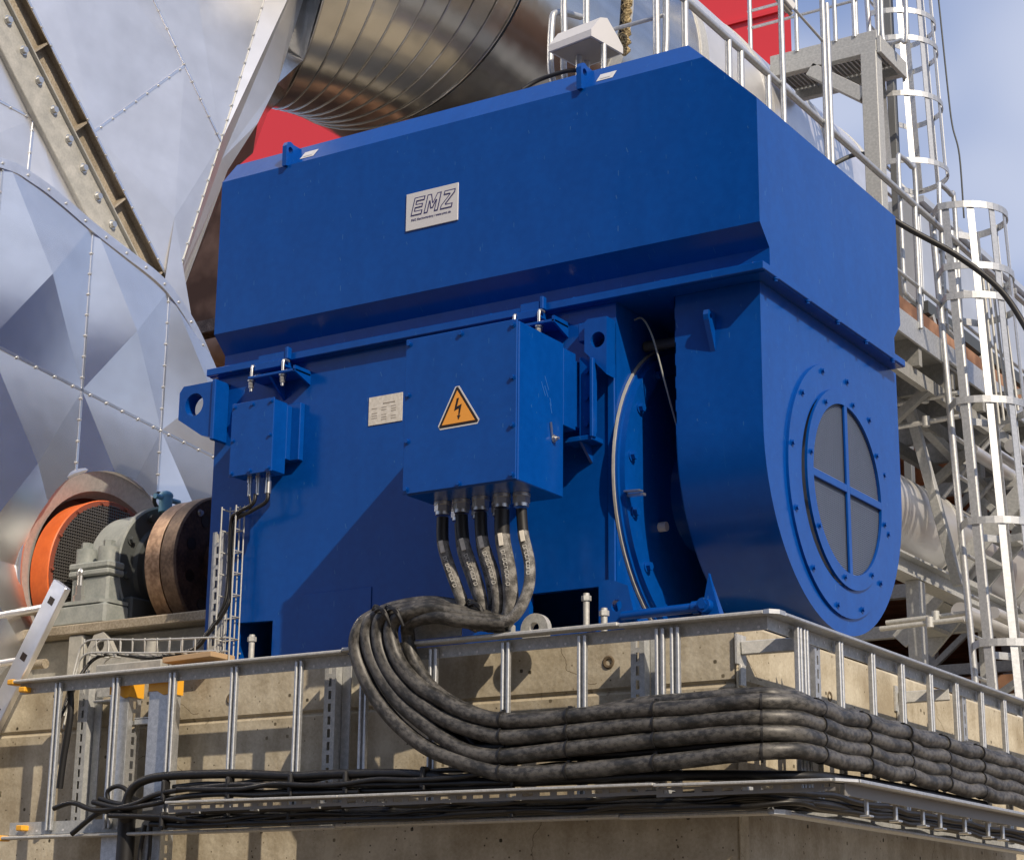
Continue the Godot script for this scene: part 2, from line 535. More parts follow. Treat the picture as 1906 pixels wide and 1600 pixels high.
# ---------------------------------------------------------------- ground and plinth
func ground_and_plinth() -> void:
	var b := SB.new()
	b.box(Vector3(-150, -4.5, -150), Vector3(150, -4.25, 150))
	tag(obj("ground", b, M.sand), "bare sandy ground of the works yard", "", "", "structure")
	# concrete plinth: an upper and a lower lift with a thin joint between them
	var t := thing("concrete_plinth", "board-marked concrete plinth that carries the blue motor", "plinth")
	b = SB.new()
	b.box(Vector3(-0.60, -1.645, -9.0), Vector3(2.708, -1.415, 0.100), 0.012)
	b.box(Vector3(-3.5, -1.645, -9.0), Vector3(-0.602, -1.45, 0.099), 0.012)
	obj("upper_lift", b, M.conc, t)
	b = SB.new()
	b.box(Vector3(-3.5, -4.3, -9.0), Vector3(2.706, -1.651, 0.102), 0.01)
	b.box(Vector3(-3.4, -1.652, -8.9), Vector3(2.695, -1.644, 0.090))
	obj("lower_lift", b, M.conc, t)
	b = SB.new()
	b.box(Vector3(2.7065, -4.28, 0.035), Vector3(2.7115, -1.43, 0.1035))
	obj("corner_patch", b, M.conc_lip, t)
	for p in [[1.05, -2.42], [0.45, -2.45], [2.17, -1.535], [1.62, -2.36], [-0.55, -1.58], [0.30, -1.56], [2.35, -2.4]]:
		b = SB.new()
		b.lathe(Vector3(p[0], p[1], 0.103), Z, [Vector2(-0.02, 0.004), Vector2(-0.012, 0.011), Vector2(0.0015, 0.013), Vector2(0.0035, 0.021), Vector2(0.0, 0.026)], 16)
		obj("tie_hole", b, M.stain, t)
	for p in [[-0.5, -2.42], [-0.95, -2.40], [-1.5, -2.46], [-0.75, -1.60]]:
		b = SB.new()
		b.lathe(Vector3(2.709, p[1], p[0]), X, [Vector2(-0.02, 0.004), Vector2(-0.012, 0.011), Vector2(0.0015, 0.013), Vector2(0.0035, 0.019), Vector2(0.0, 0.022)], 16)
		obj("tie_hole", b, M.stain, t)

# ---------------------------------------------------------------- motor
func bolts_on(pts: Array, axis: Vector3, m: Material, parent: Node, s := 1.0) -> void:
	for p in pts:
		bolt(p, axis, m, parent, s)

func motor() -> void:
	var t := thing("electric_motor", "large glossy blue electric motor with cooler hood, terminal boxes and side fan", "motor")
	# hood: section in the y-z plane is swept along x, its top right edge is cut off
	var prof := [Vector2(0.0, 0.170), Vector2(0.0, 0.936), Vector2(-0.10, 1.062), Vector2(-1.39, 1.062), Vector2(-1.492, 0.936), Vector2(-1.492, 0.170), Vector2(-1.408, 0.088), Vector2(-1.408, 0.0), Vector2(-0.085, 0.0), Vector2(-0.085, 0.088)]
	var b := SB.new()
	var xr := func(y: float) -> float: return 2.8 if y <= 0.70 else 2.8 - (y - 0.70) * 0.97
	var n := prof.size()
	# front and back faces need the cut corner as a vertex, so walk the outline with extra points
	var ring := []
	for i in n:
		ring.append(prof[i])
		var q: Vector2 = prof[(i + 1) % n]
		if (prof[i].y - 0.70) * (q.y - 0.70) < -0.0001:
			ring.append(prof[i].lerp(q, (0.70 - prof[i].y) / (q.y - prof[i].y)))
	n = ring.size()
	for i in n:
		var p: Vector2 = ring[i]; var q: Vector2 = ring[(i + 1) % n]
		var e := q - p
		var nn := Vector3(0, -e.x, e.y).normalized() * -1.0
		nn = Vector3(0, e.x * -1.0, e.y)   # outward for this winding (y, z) = (-dz, dy)
		nn = nn.normalized()
		b.quad(Vector3(0, p.y, p.x), Vector3(xr.call(p.y), p.y, p.x), Vector3(xr.call(q.y), q.y, q.x), Vector3(0, q.y, q.x), nn)
	var sec := PackedVector2Array()
	for p in ring: sec.append(p)
	var low := PackedVector2Array()
	for p in ring:
		if p.y <= 0.701: low.append(p)
	for side in [0, 1]:
		var g: PackedVector2Array = sec if side == 0 else low
		var ix := Geometry2D.triangulate_polygon(g)
		for k in range(0, ix.size(), 3):
			var v := []
			for m in 3: v.append(Vector3(0.0 if side == 0 else 2.8, g[ix[k + m]].y, g[ix[k + m]].x))
			b.ftri(v[0], v[1], v[2], X if side == 1 else -X)
	var cut := [Vector3(2.8, 0.70, 0.0), Vector3(xr.call(0.936), 0.936, 0.0), Vector3(xr.call(1.062), 1.062, -0.10), Vector3(xr.call(1.062), 1.062, -1.39), Vector3(xr.call(0.936), 0.936, -1.492), Vector3(2.8, 0.70, -1.492)]
	for k in range(1, 5):
		b.ftri(cut[0], cut[k], cut[k + 1], Vector3(0.72, 0.70, 0))
	obj("cooler_hood", b, M.blue, t)
	# flange under the hood
	b = SB.new()
	b.box(Vector3(-0.032, -0.030, -1.500), Vector3(2.813, 0.004, 0.004), 0.003)
	b.box(Vector3(-0.028, -0.0335, -1.49), Vector3(2.806, -0.0302, -0.02))
	var fl := obj("hood_flange", b, M.blue, t)
	for k in 7:
		bolt(Vector3(0.30 + k * 0.41, 0.004, -0.025), Y, M.blue, fl, 0.8)
	for k in 5:
		bolt(Vector3(2.806, -0.034, -0.12 - k * 0.31), -Y, M.blue, fl, 0.8)
	# lifting lugs on the hood's front edge
	for lx in [0.379, 1.975]:
		b = SB.new()
		var lug := PackedVector2Array([Vector2(0.02, 0.925), Vector2(0.024, 1.02), Vector2(0.012, 1.045), Vector2(-0.012, 1.052), Vector2(-0.035, 1.045), Vector2(-0.052, 1.025), Vector2(-0.16, 1.062), Vector2(-0.098, 1.06), Vector2(0.0, 0.936)])
		lug = PackedVector2Array([Vector2(0.018, 0.930), Vector2(0.020, 1.03), Vector2(0.010, 1.05), Vector2(-0.012, 1.058), Vector2(-0.034, 1.05), Vector2(-0.16, 1.05), Vector2(-0.16, 1.02), Vector2(-0.05, 0.94)])
		b.plate(lug, Vector3(lx, 0, 0), Z, Y, -X, 0.024, circle(Vector2(-0.012, 1.015), 0.017, 16))
		var lg := obj("lifting_lug", b, M.blue, t)
		b = SB.new()
		b.quad(Vector3(lx + 0.075, 0.962, -0.0185), Vector3(lx + 0.155, 0.962, -0.0185), Vector3(lx + 0.155, 1.010, -0.0567), Vector3(lx + 0.075, 1.010, -0.0567), Vector3(0, 0.62, 0.78))
		b.xf = Transform3D(Basis.IDENTITY, Vector3(0, 0.0015, 0.0015))
		b.quad(Vector3(lx + 0.09, 0.972, -0.0265), Vector3(lx + 0.14, 0.972, -0.0265), Vector3(lx + 0.14, 1.002, -0.0503), Vector3(lx + 0.09, 1.002, -0.0503), Vector3(0, 0.62, 0.78))
		b.xf = Transform3D.IDENTITY
		obj("sticker", b, M.white_plate, lg)
	# maker's plate with outlined letters
	b = SB.new()
	b.box(Vector3(1.092, 0.465, 0.0), Vector3(1.369, 0.640, 0.006), 0.001)
	var pl := obj("logo_plate", b, M.white_plate, t)
	letters(pl)
	# stator body
	b = SB.new()
	var front := PackedVector2Array([Vector2(0.003, -1.415), Vector2(0.003, -0.034), Vector2(2.130, -0.034), Vector2(2.130, -1.415), Vector2(2.083, -1.415), Vector2(2.083, -1.208), Vector2(1.723, -1.208), Vector2(1.723, -1.415), Vector2(0.395, -1.415), Vector2(0.395, -1.206), Vector2(0.190, -1.200), Vector2(0.190, -1.415)])
	b.plate(front, Vector3(0, 0, -0.04), X, Y, Z, 0.03)
	b.box(Vector3(0.012, -1.415, -1.36), Vector3(0.17, -0.034, -0.0705))
	b.box(Vector3(1.99, -1.20, -1.36), Vector3(2.118, -0.034, -0.0705))
	b.box(Vector3(0.17, -0.16, -1.36), Vector3(1.99, -0.035, -0.0705))
	b.box(Vector3(0.012, -1.415, -1.39), Vector3(2.118, -0.036, -1.361))
	b.box(Vector3(0.003, -1.415, -1.36), Vector3(0.011, -0.034, -0.0705))
	b.box(Vector3(2.119, -1.415, -1.36), Vector3(2.130, -0.034, -0.0705))
	var body := obj("stator_body", b, M.blue, t)
	b = SB.new()
	b.box(Vector3(0.538, -1.385, -0.04), Vector3(0.932, -1.105, -0.034), 0.002)
	var ip := obj("inspection_panel", b, M.blue, body)
	b = SB.new()
	b.box(Vector3(0.20, -1.41, -0.45), Vector3(1.98, -0.17, -0.44))
	obj("inner_wall", b, M.blue, body)
	# weld line and edge strip at the right end of the body
	b = SB.new()
	b.box(Vector3(2.094, -1.41, -0.04), Vector3(2.128, -0.30, -0.028), 0.004)
	obj("edge_strip", b, M.blue, body)
	# foot with an eye at the right end
	b = SB.new()
	b.plate(PackedVector2Array([Vector2(2.086, -1.414), Vector2(2.26, -1.414), Vector2(2.215, -1.23), Vector2(2.14, -1.20), Vector2(2.086, -1.20)]), Vector3(0, 0, 0.03), X, Y, Z, 0.03, circle(Vector2(2.165, -1.305), 0.024, 16))
	b.box(Vector3(1.73, -1.414, 0.0), Vector3(2.084, -1.395, 0.06), 0.002)
	obj("motor_foot", b, M.blue, body)
	# trunnion lugs on both ends of the body
	b = SB.new()
	b.plate(PackedVector2Array([Vector2(-0.148, -0.105), Vector2(-0.125, -0.078), Vector2(0.055, -0.078), Vector2(0.055, -0.345), Vector2(0.0, -0.33), Vector2(-0.148, -0.235)]), Vector3(0, 0, 0.05), X, Y, Z, 0.07, circle(Vector2(-0.055, -0.175), 0.055, 24))
	b.box(Vector3(0.056, -0.36, -0.039), Vector3(0.078, -0.072, 0.06), 0.004)
	var lg2 := obj("trunnion_lug", b, M.blue, t)
	b = SB.new()
	b.plate(PackedVector2Array([Vector2(2.030, -0.130), Vector2(2.030, -0.255), Vector2(2.132, -0.365), Vector2(2.134, -0.120), Vector2(2.045, -0.118)]), Vector3(0, 0, 0.045), X, Y, Z, 0.07, circle(Vector2(2.092, -0.213), 0.033, 20))
	b.box(Vector3(1.985, -0.20, -0.039), Vector3(2.029, -0.12, 0.02), 0.004)
	obj("trunnion_lug", b, M.blue, t)
	# clamping brackets under the flange with their U-bolts
	bracket(t, 0.290, 0.535)
	bracket(t, 1.70, 1.885)
	# rating plate
	b = SB.new()
	b.box(Vector3(0.888, -0.388, -0.04), Vector3(1.068, -0.260, -0.0365))
	var rp := obj("rating_plate", b, M.cream, t)
	b = SB.new()
	b.box(Vector3(0.965, -0.298, -0.0365), Vector3(1.03, -0.294, -0.0355))
	for k in 6:
		for c in 3:
			if (k * 5 + c * 3) % 4 != 1:
				b.box(Vector3(0.905 + c * 0.052, -0.315 - k * 0.011, -0.0365), Vector3(0.935 + c * 0.05, -0.3125 - k * 0.011, -0.0357))
	obj("plate_print", b, plain(lin(0.33, 0.29, 0.24), 0.7), rp)
	terminal_box(t)
	small_box(t)
	fan_housing(t)
	end_shield(t)

func letters(pl: Node) -> void:
	# three slanted letters, each a dark outline with a pale core
	var shear := 0.24
	var shapes := {
		"letter_e": [[0, 0], [1, 0], [1, 0.26], [0.30, 0.26], [0.30, 0.40], [0.92, 0.40], [0.92, 0.62], [0.30, 0.62], [0.30, 0.76], [1, 0.76], [1, 1], [0, 1]],
		"letter_m": [[0, 0], [0.27, 0], [0.27, 0.58], [0.42, 0.20], [0.60, 0.20], [0.73, 0.58], [0.73, 0], [1, 0], [1, 1], [0.70, 1], [0.51, 0.52], [0.30, 1], [0, 1]],
		"letter_z": [[0, 0], [1, 0], [1, 0.25], [0.42, 0.25], [1, 0.80], [1, 1], [0.05, 1], [0.05, 0.76], [0.56, 0.76], [0, 0.22]]}
	var x := 1.118
	for k in shapes:
		var w := 0.058 if k == "letter_e" else (0.075 if k == "letter_m" else 0.062)
		var g := PackedVector2Array()
		for p in shapes[k]:
			g.append(Vector2(x + p[0] * w + p[1] * 0.085 * shear, 0.530 + p[1] * 0.085))
		if Geometry2D.is_polygon_clockwise(g): g.reverse()
		var b := SB.new()
		b.plate(g, Vector3(0, 0, 0.0072), X, Y, Z, 0.0012)
		var o := obj(k, b, M.navy, pl)
		for inner in Geometry2D.offset_polygon(g, -0.0052):
			b = SB.new()
			b.plate(inner, Vector3(0, 0, 0.0080), X, Y, Z, 0.0007)
			obj("letter_core", b, M.white_plate, pl)
		x += w + 0.012
	var tm := TextMesh.new()
	tm.text = "EMZ Electromotory / www.emz.de"
	var sf := SystemFont.new()
	sf.font_names = PackedStringArray(["Droid Sans"])
	tm.font = sf
	tm.font_size = 24
	tm.pixel_size = 0.00058
	tm.depth = 0.0012
	put("small_print", tm, M.navy, Transform3D(Basis.IDENTITY, Vector3(1.228, 0.511, 0.0066)), pl)

func bracket(t: Node, x0: float, x1: float) -> void:
	var b := SB.new()
	b.box(Vector3(x0 - 0.01, -0.112, -0.039), Vector3(x1 + 0.02, -0.098, 0.075), 0.003)
	b.plate(PackedVector2Array([Vector2(-0.039, -0.20), Vector2(-0.039, -0.113), Vector2(0.07, -0.113)]), Vector3((x0 + x1) * 0.5, 0, 0), Z, Y, X, 0.012)
	b.plate(PackedVector2Array([Vector2(-0.039, -0.15), Vector2(-0.039, -0.085), Vector2(0.075, -0.085), Vector2(0.075, -0.112)]), Vector3(x1 + 0.02, 0, 0), Z, Y, X, 0.012)
	b.box(Vector3(x0, -0.066, -0.02), Vector3(x1 - 0.075, -0.0305, 0.045), 0.003)
	b.box(Vector3(x0 + 0.01, -0.0304, 0.0045), Vector3(x1 - 0.08, 0.008, 0.030), 0.003)
	b.box(Vector3(x1 - 0.078, -0.03, 0.0045), Vector3(x1 - 0.060, 0.026, 0.034), 0.003)
	var br := obj("clamp_bracket", b, M.blue, t)
	for x in [x0 - 0.004, x1 - 0.068]:
		b = SB.new()
		b.tube(spline([Vector3(x, -0.040, 0.015), Vector3(x, -0.040, 0.04), Vector3(x + 0.003, -0.058, 0.056), Vector3(x + 0.003, -0.165, 0.056)], 5), 0.0075, 8)
		b.cyl(Vector3(x + 0.003, -0.118, 0.056), Vector3(x + 0.003, -0.1125, 0.056), 0.018, 12)
		b.cyl(Vector3(x + 0.003, -0.134, 0.056), Vector3(x + 0.003, -0.1185, 0.056), 0.014, 6, -1.0, true)
		b.cyl(Vector3(x + 0.003, -0.150, 0.056), Vector3(x + 0.003, -0.1345, 0.056), 0.012, 6, -1.0, true)
		obj("hook_bolt", b, M.zinc, br)

func terminal_box(t: Node) -> void:
	var b := SB.new()
	b.box(Vector3(1.480, -0.882, 0.154), Vector3(1.998, -0.245, 0.490), 0.004)
	b.box(Vector3(1.500, -0.584, 0.056), Vector3(1.996, -0.262, 0.153), 0.002)
	b.box(Vector3(1.52, -0.56, -0.039), Vector3(1.98, -0.28, 0.0555), 0.002)
	var bx := obj("terminal_box", b, M.blue, t)
	b = SB.new()
	b.box(Vector3(1.468, -0.879, 0.4935), Vector3(1.995, -0.240, 0.502), 0.0025)
	b.box(Vector3(1.476, -0.876, 0.4905), Vector3(1.990, -0.244, 0.4934))
	var cv := obj("cover", b, M.blue, bx)
	var pts := []
	for x in [1.487, 1.978]:
		for y in [-0.262, -0.475, -0.665, -0.860]:
			pts.append(Vector3(x, y, 0.502))
	pts.append(Vector3(1.735, -0.258, 0.502)); pts.append(Vector3(1.735, -0.866, 0.502))
	for p in pts:
		put("bolt", bolt_mesh, M.blue, aim(p, Z, 0.85), bx)
	# adapter flange on the body's side
	b = SB.new()
	b.box(Vector3(1.997, -0.60, 0.020), Vector3(2.075, -0.27, 0.030), 0.002)
	b.box(Vector3(2.062, -0.62, 0.0302), Vector3(2.078, -0.29, 0.062), 0.003)
	b.box(Vector3(1.94, -0.63, -0.039), Vector3(2.07, -0.608, 0.055), 0.003)
	b.plate(PackedVector2Array([Vector2(-0.039, -0.70), Vector2(-0.039, -0.631), Vector2(0.05, -0.631)]), Vector3(2.02, 0, 0), Z, Y, X, 0.012)
	obj("adapter_flange", b, M.blue, bx)
	for y in [-0.34, -0.45, -0.56]:
		put("bolt", bolt_mesh, M.blue, aim(Vector3(2.035, y, 0.030), Z, 0.9), bx)
	# earthing stud on the right side
	b = SB.new()
	b.cyl(Vector3(1.998, -0.66, 0.235), Vector3(2.025, -0.66, 0.235), 0.006, 10)
	b.cyl(Vector3(1.999, -0.66, 0.235), Vector3(2.004, -0.66, 0.235), 0.016, 12)
	b.cyl(Vector3(2.0062, -0.66, 0.235), Vector3(2.014, -0.66, 0.235), 0.012, 6, -1.0, true)
	b.bar(Vector3(2.004, -0.655, 0.25), Vector3(2.004, -0.60, 0.262), 0.006, 0.006)
	obj("earth_stud", b, M.zinc, bx)
	# scratches
	b = SB.new()
	for s in [[-0.42, 0.30, -0.47, 0.27], [-0.45, 0.325, -0.50, 0.295], [-0.46, 0.30, -0.50, 0.275], [-0.52, 0.26, -0.56, 0.245], [-0.50, 0.262, -0.53, 0.25]]:
		b.bar(Vector3(1.9982, s[0], s[1]), Vector3(1.9982, s[2], s[3]), 0.003, 0.0012, X)
	obj("scratches", b, M.blue_scratch, bx)
	# warning sign: three stacked rounded triangles and the flash
	var tri3 := PackedVector2Array([Vector2(1.643, -0.629), Vector2(1.818, -0.627), Vector2(1.7215, -0.478)])
	var sg: Node = null
	var zz := 0.5022
	for lay in [[0.011, M.white_plate, "warning_sign"], [0.0045, M.sign_black, "sign_border"], [-0.006, M.yellow, "sign_field"]]:
		var gs := Geometry2D.offset_polygon(tri3, lay[0], Geometry2D.JOIN_ROUND)
		b = SB.new()
		zz += 0.0009
		b.plate(gs[0], Vector3(0, 0, zz), X, Y, Z, 0.0009)
		if sg == null:
			sg = obj(lay[2], b, lay[1], bx)
		else:
			obj(lay[2], b, lay[1], bx)
	b = SB.new()
	b.plate(PackedVector2Array([Vector2(1.722, -0.522), Vector2(1.732, -0.522), Vector2(1.7225, -0.556), Vector2(1.745, -0.548), Vector2(1.735, -0.594), Vector2(1.741, -0.593), Vector2(1.7305, -0.610), Vector2(1.725, -0.592), Vector2(1.7305, -0.593), Vector2(1.732, -0.564), Vector2(1.710, -0.572)]), Vector3(0, 0, zz + 0.0009), X, Y, Z, 0.0009)
	obj("sign_flash", b, M.sign_black, bx)
	# cable glands
	for g in GLANDS:
		b = SB.new()
		b.cyl(Vector3(g[0], -0.896, g[1]), Vector3(g[0], -0.8825, g[1]), 0.036, 12)
		b.cyl(Vector3(g[0], -0.922, g[1]), Vector3(g[0], -0.8965, g[1]), 0.034, 6, -1.0, true)
		b.cyl(Vector3(g[0], -0.936, g[1]), Vector3(g[0], -0.9225, g[1]), 0.030, 12)
		obj("cable_gland", b, M.zinc, bx)

const GLANDS := [[1.545, 0.33], [1.632, 0.325], [1.722, 0.325], [1.822, 0.325], [1.895, 0.30], [1.545, 0.21], [1.640, 0.205], [1.735, 0.205]]

func small_box(t: Node) -> void:
	var b := SB.new()
	b.box(Vector3(0.252, -0.572, 0.03), Vector3(0.485, -0.243, 0.122), 0.003)
	b.box(Vector3(0.262, -0.50, -0.005), Vector3(0.484, -0.25, 0.0295), 0.003)
	b.box(Vector3(0.20, -0.50, -0.039), Vector3(0.53, -0.235, -0.0055), 0.003)
	var bx := obj("sensor_box", b, M.blue, t)
	b = SB.new()
	b.box(Vector3(0.246, -0.576, 0.1225), Vector3(0.489, -0.238, 0.130), 0.002)
	obj("cover", b, M.blue, bx)
	for p in [[0.262, -0.254], [0.367, -0.254], [0.473, -0.254], [0.473, -0.41], [0.262, -0.41], [0.262, -0.560], [0.367, -0.560], [0.473, -0.560]]:
		put("bolt", bolt_mesh, M.blue, aim(Vector3(p[0], p[1], 0.130), Z, 0.7), bx)
	for x in [0.325, 0.372, 0.43]:
		b = SB.new()
		b.cyl(Vector3(x, -0.60, 0.075), Vector3(x, -0.5725, 0.075), 0.012, 8)
		b.cyl(Vector3(x, -0.66, 0.075), Vector3(x, -0.6005, 0.075), 0.009 if x < 0.4 else 0.014, 8)
		obj("cable_gland", b, M.zinc, bx)

# fan housing: straight top, round bottom, swept along x
func fan_housing(t: Node) -> void:
	var b := SB.new()
	var g := PackedVector2Array([Vector2(-1.555, -0.0345), Vector2(-0.105, -0.0345)])
	for k in 41:
		var a := -PI * k / 40.0
		g.append(Vector2(-0.83 + 0.725 * cos(a), -0.615 + 0.725 * sin(a)))
	# shell (smooth round part)
	for k in g.size():
		var p := g[k]; var q := g[(k + 1) % g.size()]
		var c := Vector2(-0.83, -0.615)
		var m := Vector2(q.y - p.y, p.x - q.x).normalized()
		if m.dot((p + q) * 0.5 - c) < 0: m = -m
		var np := m; var nq := m
		if k >= 2 and k < g.size() - 1:
			np = (p - c).normalized(); nq = (q - c).normalized()
		var n0 := Vector3(0, np.y, np.x); var n1 := Vector3(0, nq.y, nq.x)
		b.tri(Vector3(2.365, p.y, p.x), Vector3(2.740, p.y, p.x), Vector3(2.740, q.y, q.x), n0, n0, n1)
		b.tri(Vector3(2.365, p.y, p.x), Vector3(2.740, q.y, q.x), Vector3(2.365, q.y, q.x), n0, n1, n1)
	var fh := obj("fan_housing", b, M.blue, t)
	b = SB.new()
	b.plate(g, Vector3(2.365, 0, 0), Z, Y, -X, 0.004)
	obj("inner_plate", b, M.blue, fh)
	b = SB.new()
	b.plate(g, Vector3(2.745, 0, 0), Z, Y, X, 0.0049, circle(Vector2(-0.84, -0.735), 0.50, 48))
	obj("side_plate", b, M.blue, fh)
	b = SB.new()
	b.plate(circle(Vector2(-0.84, -0.735), 0.535, 72), Vector3(2.757, 0, 0), Z, Y, X, 0.0118, circle(Vector2(-0.84, -0.735), 0.41, 60))
	b.xf = Transform3D.IDENTITY
	var ring := obj("intake_ring", b, M.blue, fh)
	b = SB.new()
	b.plate(circle(Vector2(-0.885, -0.722), 0.425, 72), Vector3(2.769, 0, 0), Z, Y, X, 0.0118, circle(Vector2(-0.885, -0.722), 0.362, 60))
	obj("inner_ring", b, M.blue, fh)
	for k in 12:
		var a := TAU * (k + 0.35) / 12
		put("bolt", bolt_mesh, M.blue, aim(Vector3(2.757, -0.735 + 0.505 * sin(a), -0.84 + 0.505 * cos(a)), X, 0.95), fh)
	for k in 8:
		var a := TAU * (k + 0.25) / 8
		put("bolt", bolt_mesh, M.blue, aim(Vector3(2.769, -0.722 + 0.393 * sin(a), -0.885 + 0.393 * cos(a)), X, 0.85), fh)
	b = SB.new()
	b.box(Vector3(2.7572, -1.09, -0.900), Vector3(2.7685, -0.355, -0.870), 0.002)
	obj("guard_bar", b, M.blue, fh)
	b = SB.new()
	b.box(Vector3(2.7575, -0.739, -1.255), Vector3(2.7688, -0.705, -0.901), 0.002)
	b.box(Vector3(2.7575, -0.739, -0.869), Vector3(2.7688, -0.705, -0.52), 0.002)
	obj("guard_bar", b, M.blue, fh)
	# woven wire guard behind the bars
	b = SB.new()
	var R := 0.372
	var step := 0.0088
	var i := -int(R / step)
	while i <= int(R / step):
		var o := i * step
		var hlen := sqrt(maxf(R * R - o * o, 0.0))
		if hlen > 0.01:
			b.bar(Vector3(2.751, -0.722 - hlen, -0.885 + o), Vector3(2.751, -0.722 + hlen, -0.885 + o), 0.0028, 0.0028, X)
			b.bar(Vector3(2.753, -0.722 + o, -0.885 - hlen), Vector3(2.753, -0.722 + o, -0.885 + hlen), 0.0028, 0.0028, X)
		i += 1
	obj("wire_guard", b, M.mesh_wire, fh)
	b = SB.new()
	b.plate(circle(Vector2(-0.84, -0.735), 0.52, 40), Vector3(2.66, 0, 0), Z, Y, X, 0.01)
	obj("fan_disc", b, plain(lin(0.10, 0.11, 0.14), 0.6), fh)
	# small lug on the front face and the tie rod at the foot
	b = SB.new()
	b.plate(PackedVector2Array([Vector2(0.0, -0.165), Vector2(0.055, -0.165), Vector2(0.06, -0.185), Vector2(0.055, -0.205), Vector2(0.0, -0.325)]), Vector3(2.545, 0.03, -0.105), Z, Y, X, 0.022, circle(Vector2(0.035, -0.187), 0.011, 12))
	obj("lug", b, M.blue, fh)
	b = SB.new()
	b.plate(PackedVector2Array([Vector2(2.535, -1.405), Vector2(2.625, -1.405), Vector2(2.575, -1.22)]), Vector3(0, 0, 0.05), X, Y, Z, 0.016)
	b.plate(PackedVector2Array([Vector2(-0.10, -1.405), Vector2(0.033, -1.405), Vector2(0.033, -1.25)]), Vector3(2.582, 0, 0), Z, Y, X, 0.014)
	b.cyl(Vector3(2.565, -1.345, 0.045), Vector3(2.565, -1.345, 0.085), 0.028, 16)
	b.cyl(Vector3(2.565, -1.345, 0.085), Vector3(2.565, -1.345, 0.092), 0.018, 6, -1.0, true)
	b.cyl(Vector3(2.20, -1.352, 0.045), Vector3(2.53, -1.345, 0.045), 0.019, 16)
	b.cyl(Vector3(2.505, -1.3455, 0.045), Vector3(2.532, -1.345, 0.045), 0.025, 16)
	obj("tie_rod", b, M.blue, fh)

func end_shield(t: Node) -> void:
	var b := SB.new()
	var c := Vector3(2.131, -0.75, -0.66)
	b.lathe(c, X, [Vector2(0.0, 0.655), Vector2(0.022, 0.655), Vector2(0.022, 0.638), Vector2(0.045, 0.638), Vector2(0.045, 0.55), Vector2(0.02, 0.54)], 72)
	var sh := obj("end_shield", b, M.blue, t)
	b = SB.new()
	b.lathe(c, X, [Vector2(0.0195, 0.541), Vector2(0.03, 0.22), Vector2(0.11, 0.21), Vector2(0.11, 0.06), Vector2(0.23, 0.06)], 72)
	obj("shield_hub", b, M.blue, sh)
	for k in 16:
		var a := TAU * (k + 0.3) / 16
		put("bolt", bolt_mesh, M.blue, aim(c + Vector3(0.045, 0.585 * sin(a), 0.585 * cos(a)), X, 1.7), sh)
	b = SB.new()
	b.lathe(c, X, [Vector2(0.0005, 0.664), Vector2(0.010, 0.664), Vector2(0.010, 0.6555)], 72)
	obj("seal_ring", b, M.grey_pale, sh)
	b = SB.new()
	b.bar(Vector3(2.176, -0.84, -0.03), Vector3(2.25, -0.845, -0.02), 0.03, 0.006)
	b.bar(Vector3(2.176, -0.852, -0.05), Vector3(2.255, -0.857, -0.04), 0.02, 0.01)
	obj("clip", b, M.zinc, sh)
	b = SB.new()
	b.box(Vector3(2.131, -1.40, -1.385), Vector3(2.364, -0.035, -1.365))
	b.box(Vector3(2.131, -1.40, -1.364), Vector3(2.364, -1.385, -0.55))
	obj("added_closing_sheet", b, M.blue, sh)  # unseen sheets added to block light from behind and darken the gap
	# conduit and wire inside the gap
	b = SB.new()
	b.cyl(Vector3(2.14, -0.165, -0.27), Vector3(2.364, -0.165, -0.27), 0.022, 14)
	obj("spacer_tube", b, M.grey_dark, sh)
	b = SB.new()
	b.tube(spline([Vector3(2.15, -0.08, -0.16), Vector3(2.20, -0.09, -0.14), Vector3(2.25, -0.18, -0.13), Vector3(2.29, -0.36, -0.15), Vector3(2.32, -0.55, -0.2), Vector3(2.35, -0.8, -0.3)], 6), 0.004, 6)
	obj("sensor_wire", b, M.grey, sh)
	b = SB.new()
	b.cyl(Vector3(2.135, -0.92, -0.35), Vector3(2.19, -0.92, -0.35), 0.02, 14)
	obj("plug", b, M.white_plate, sh)

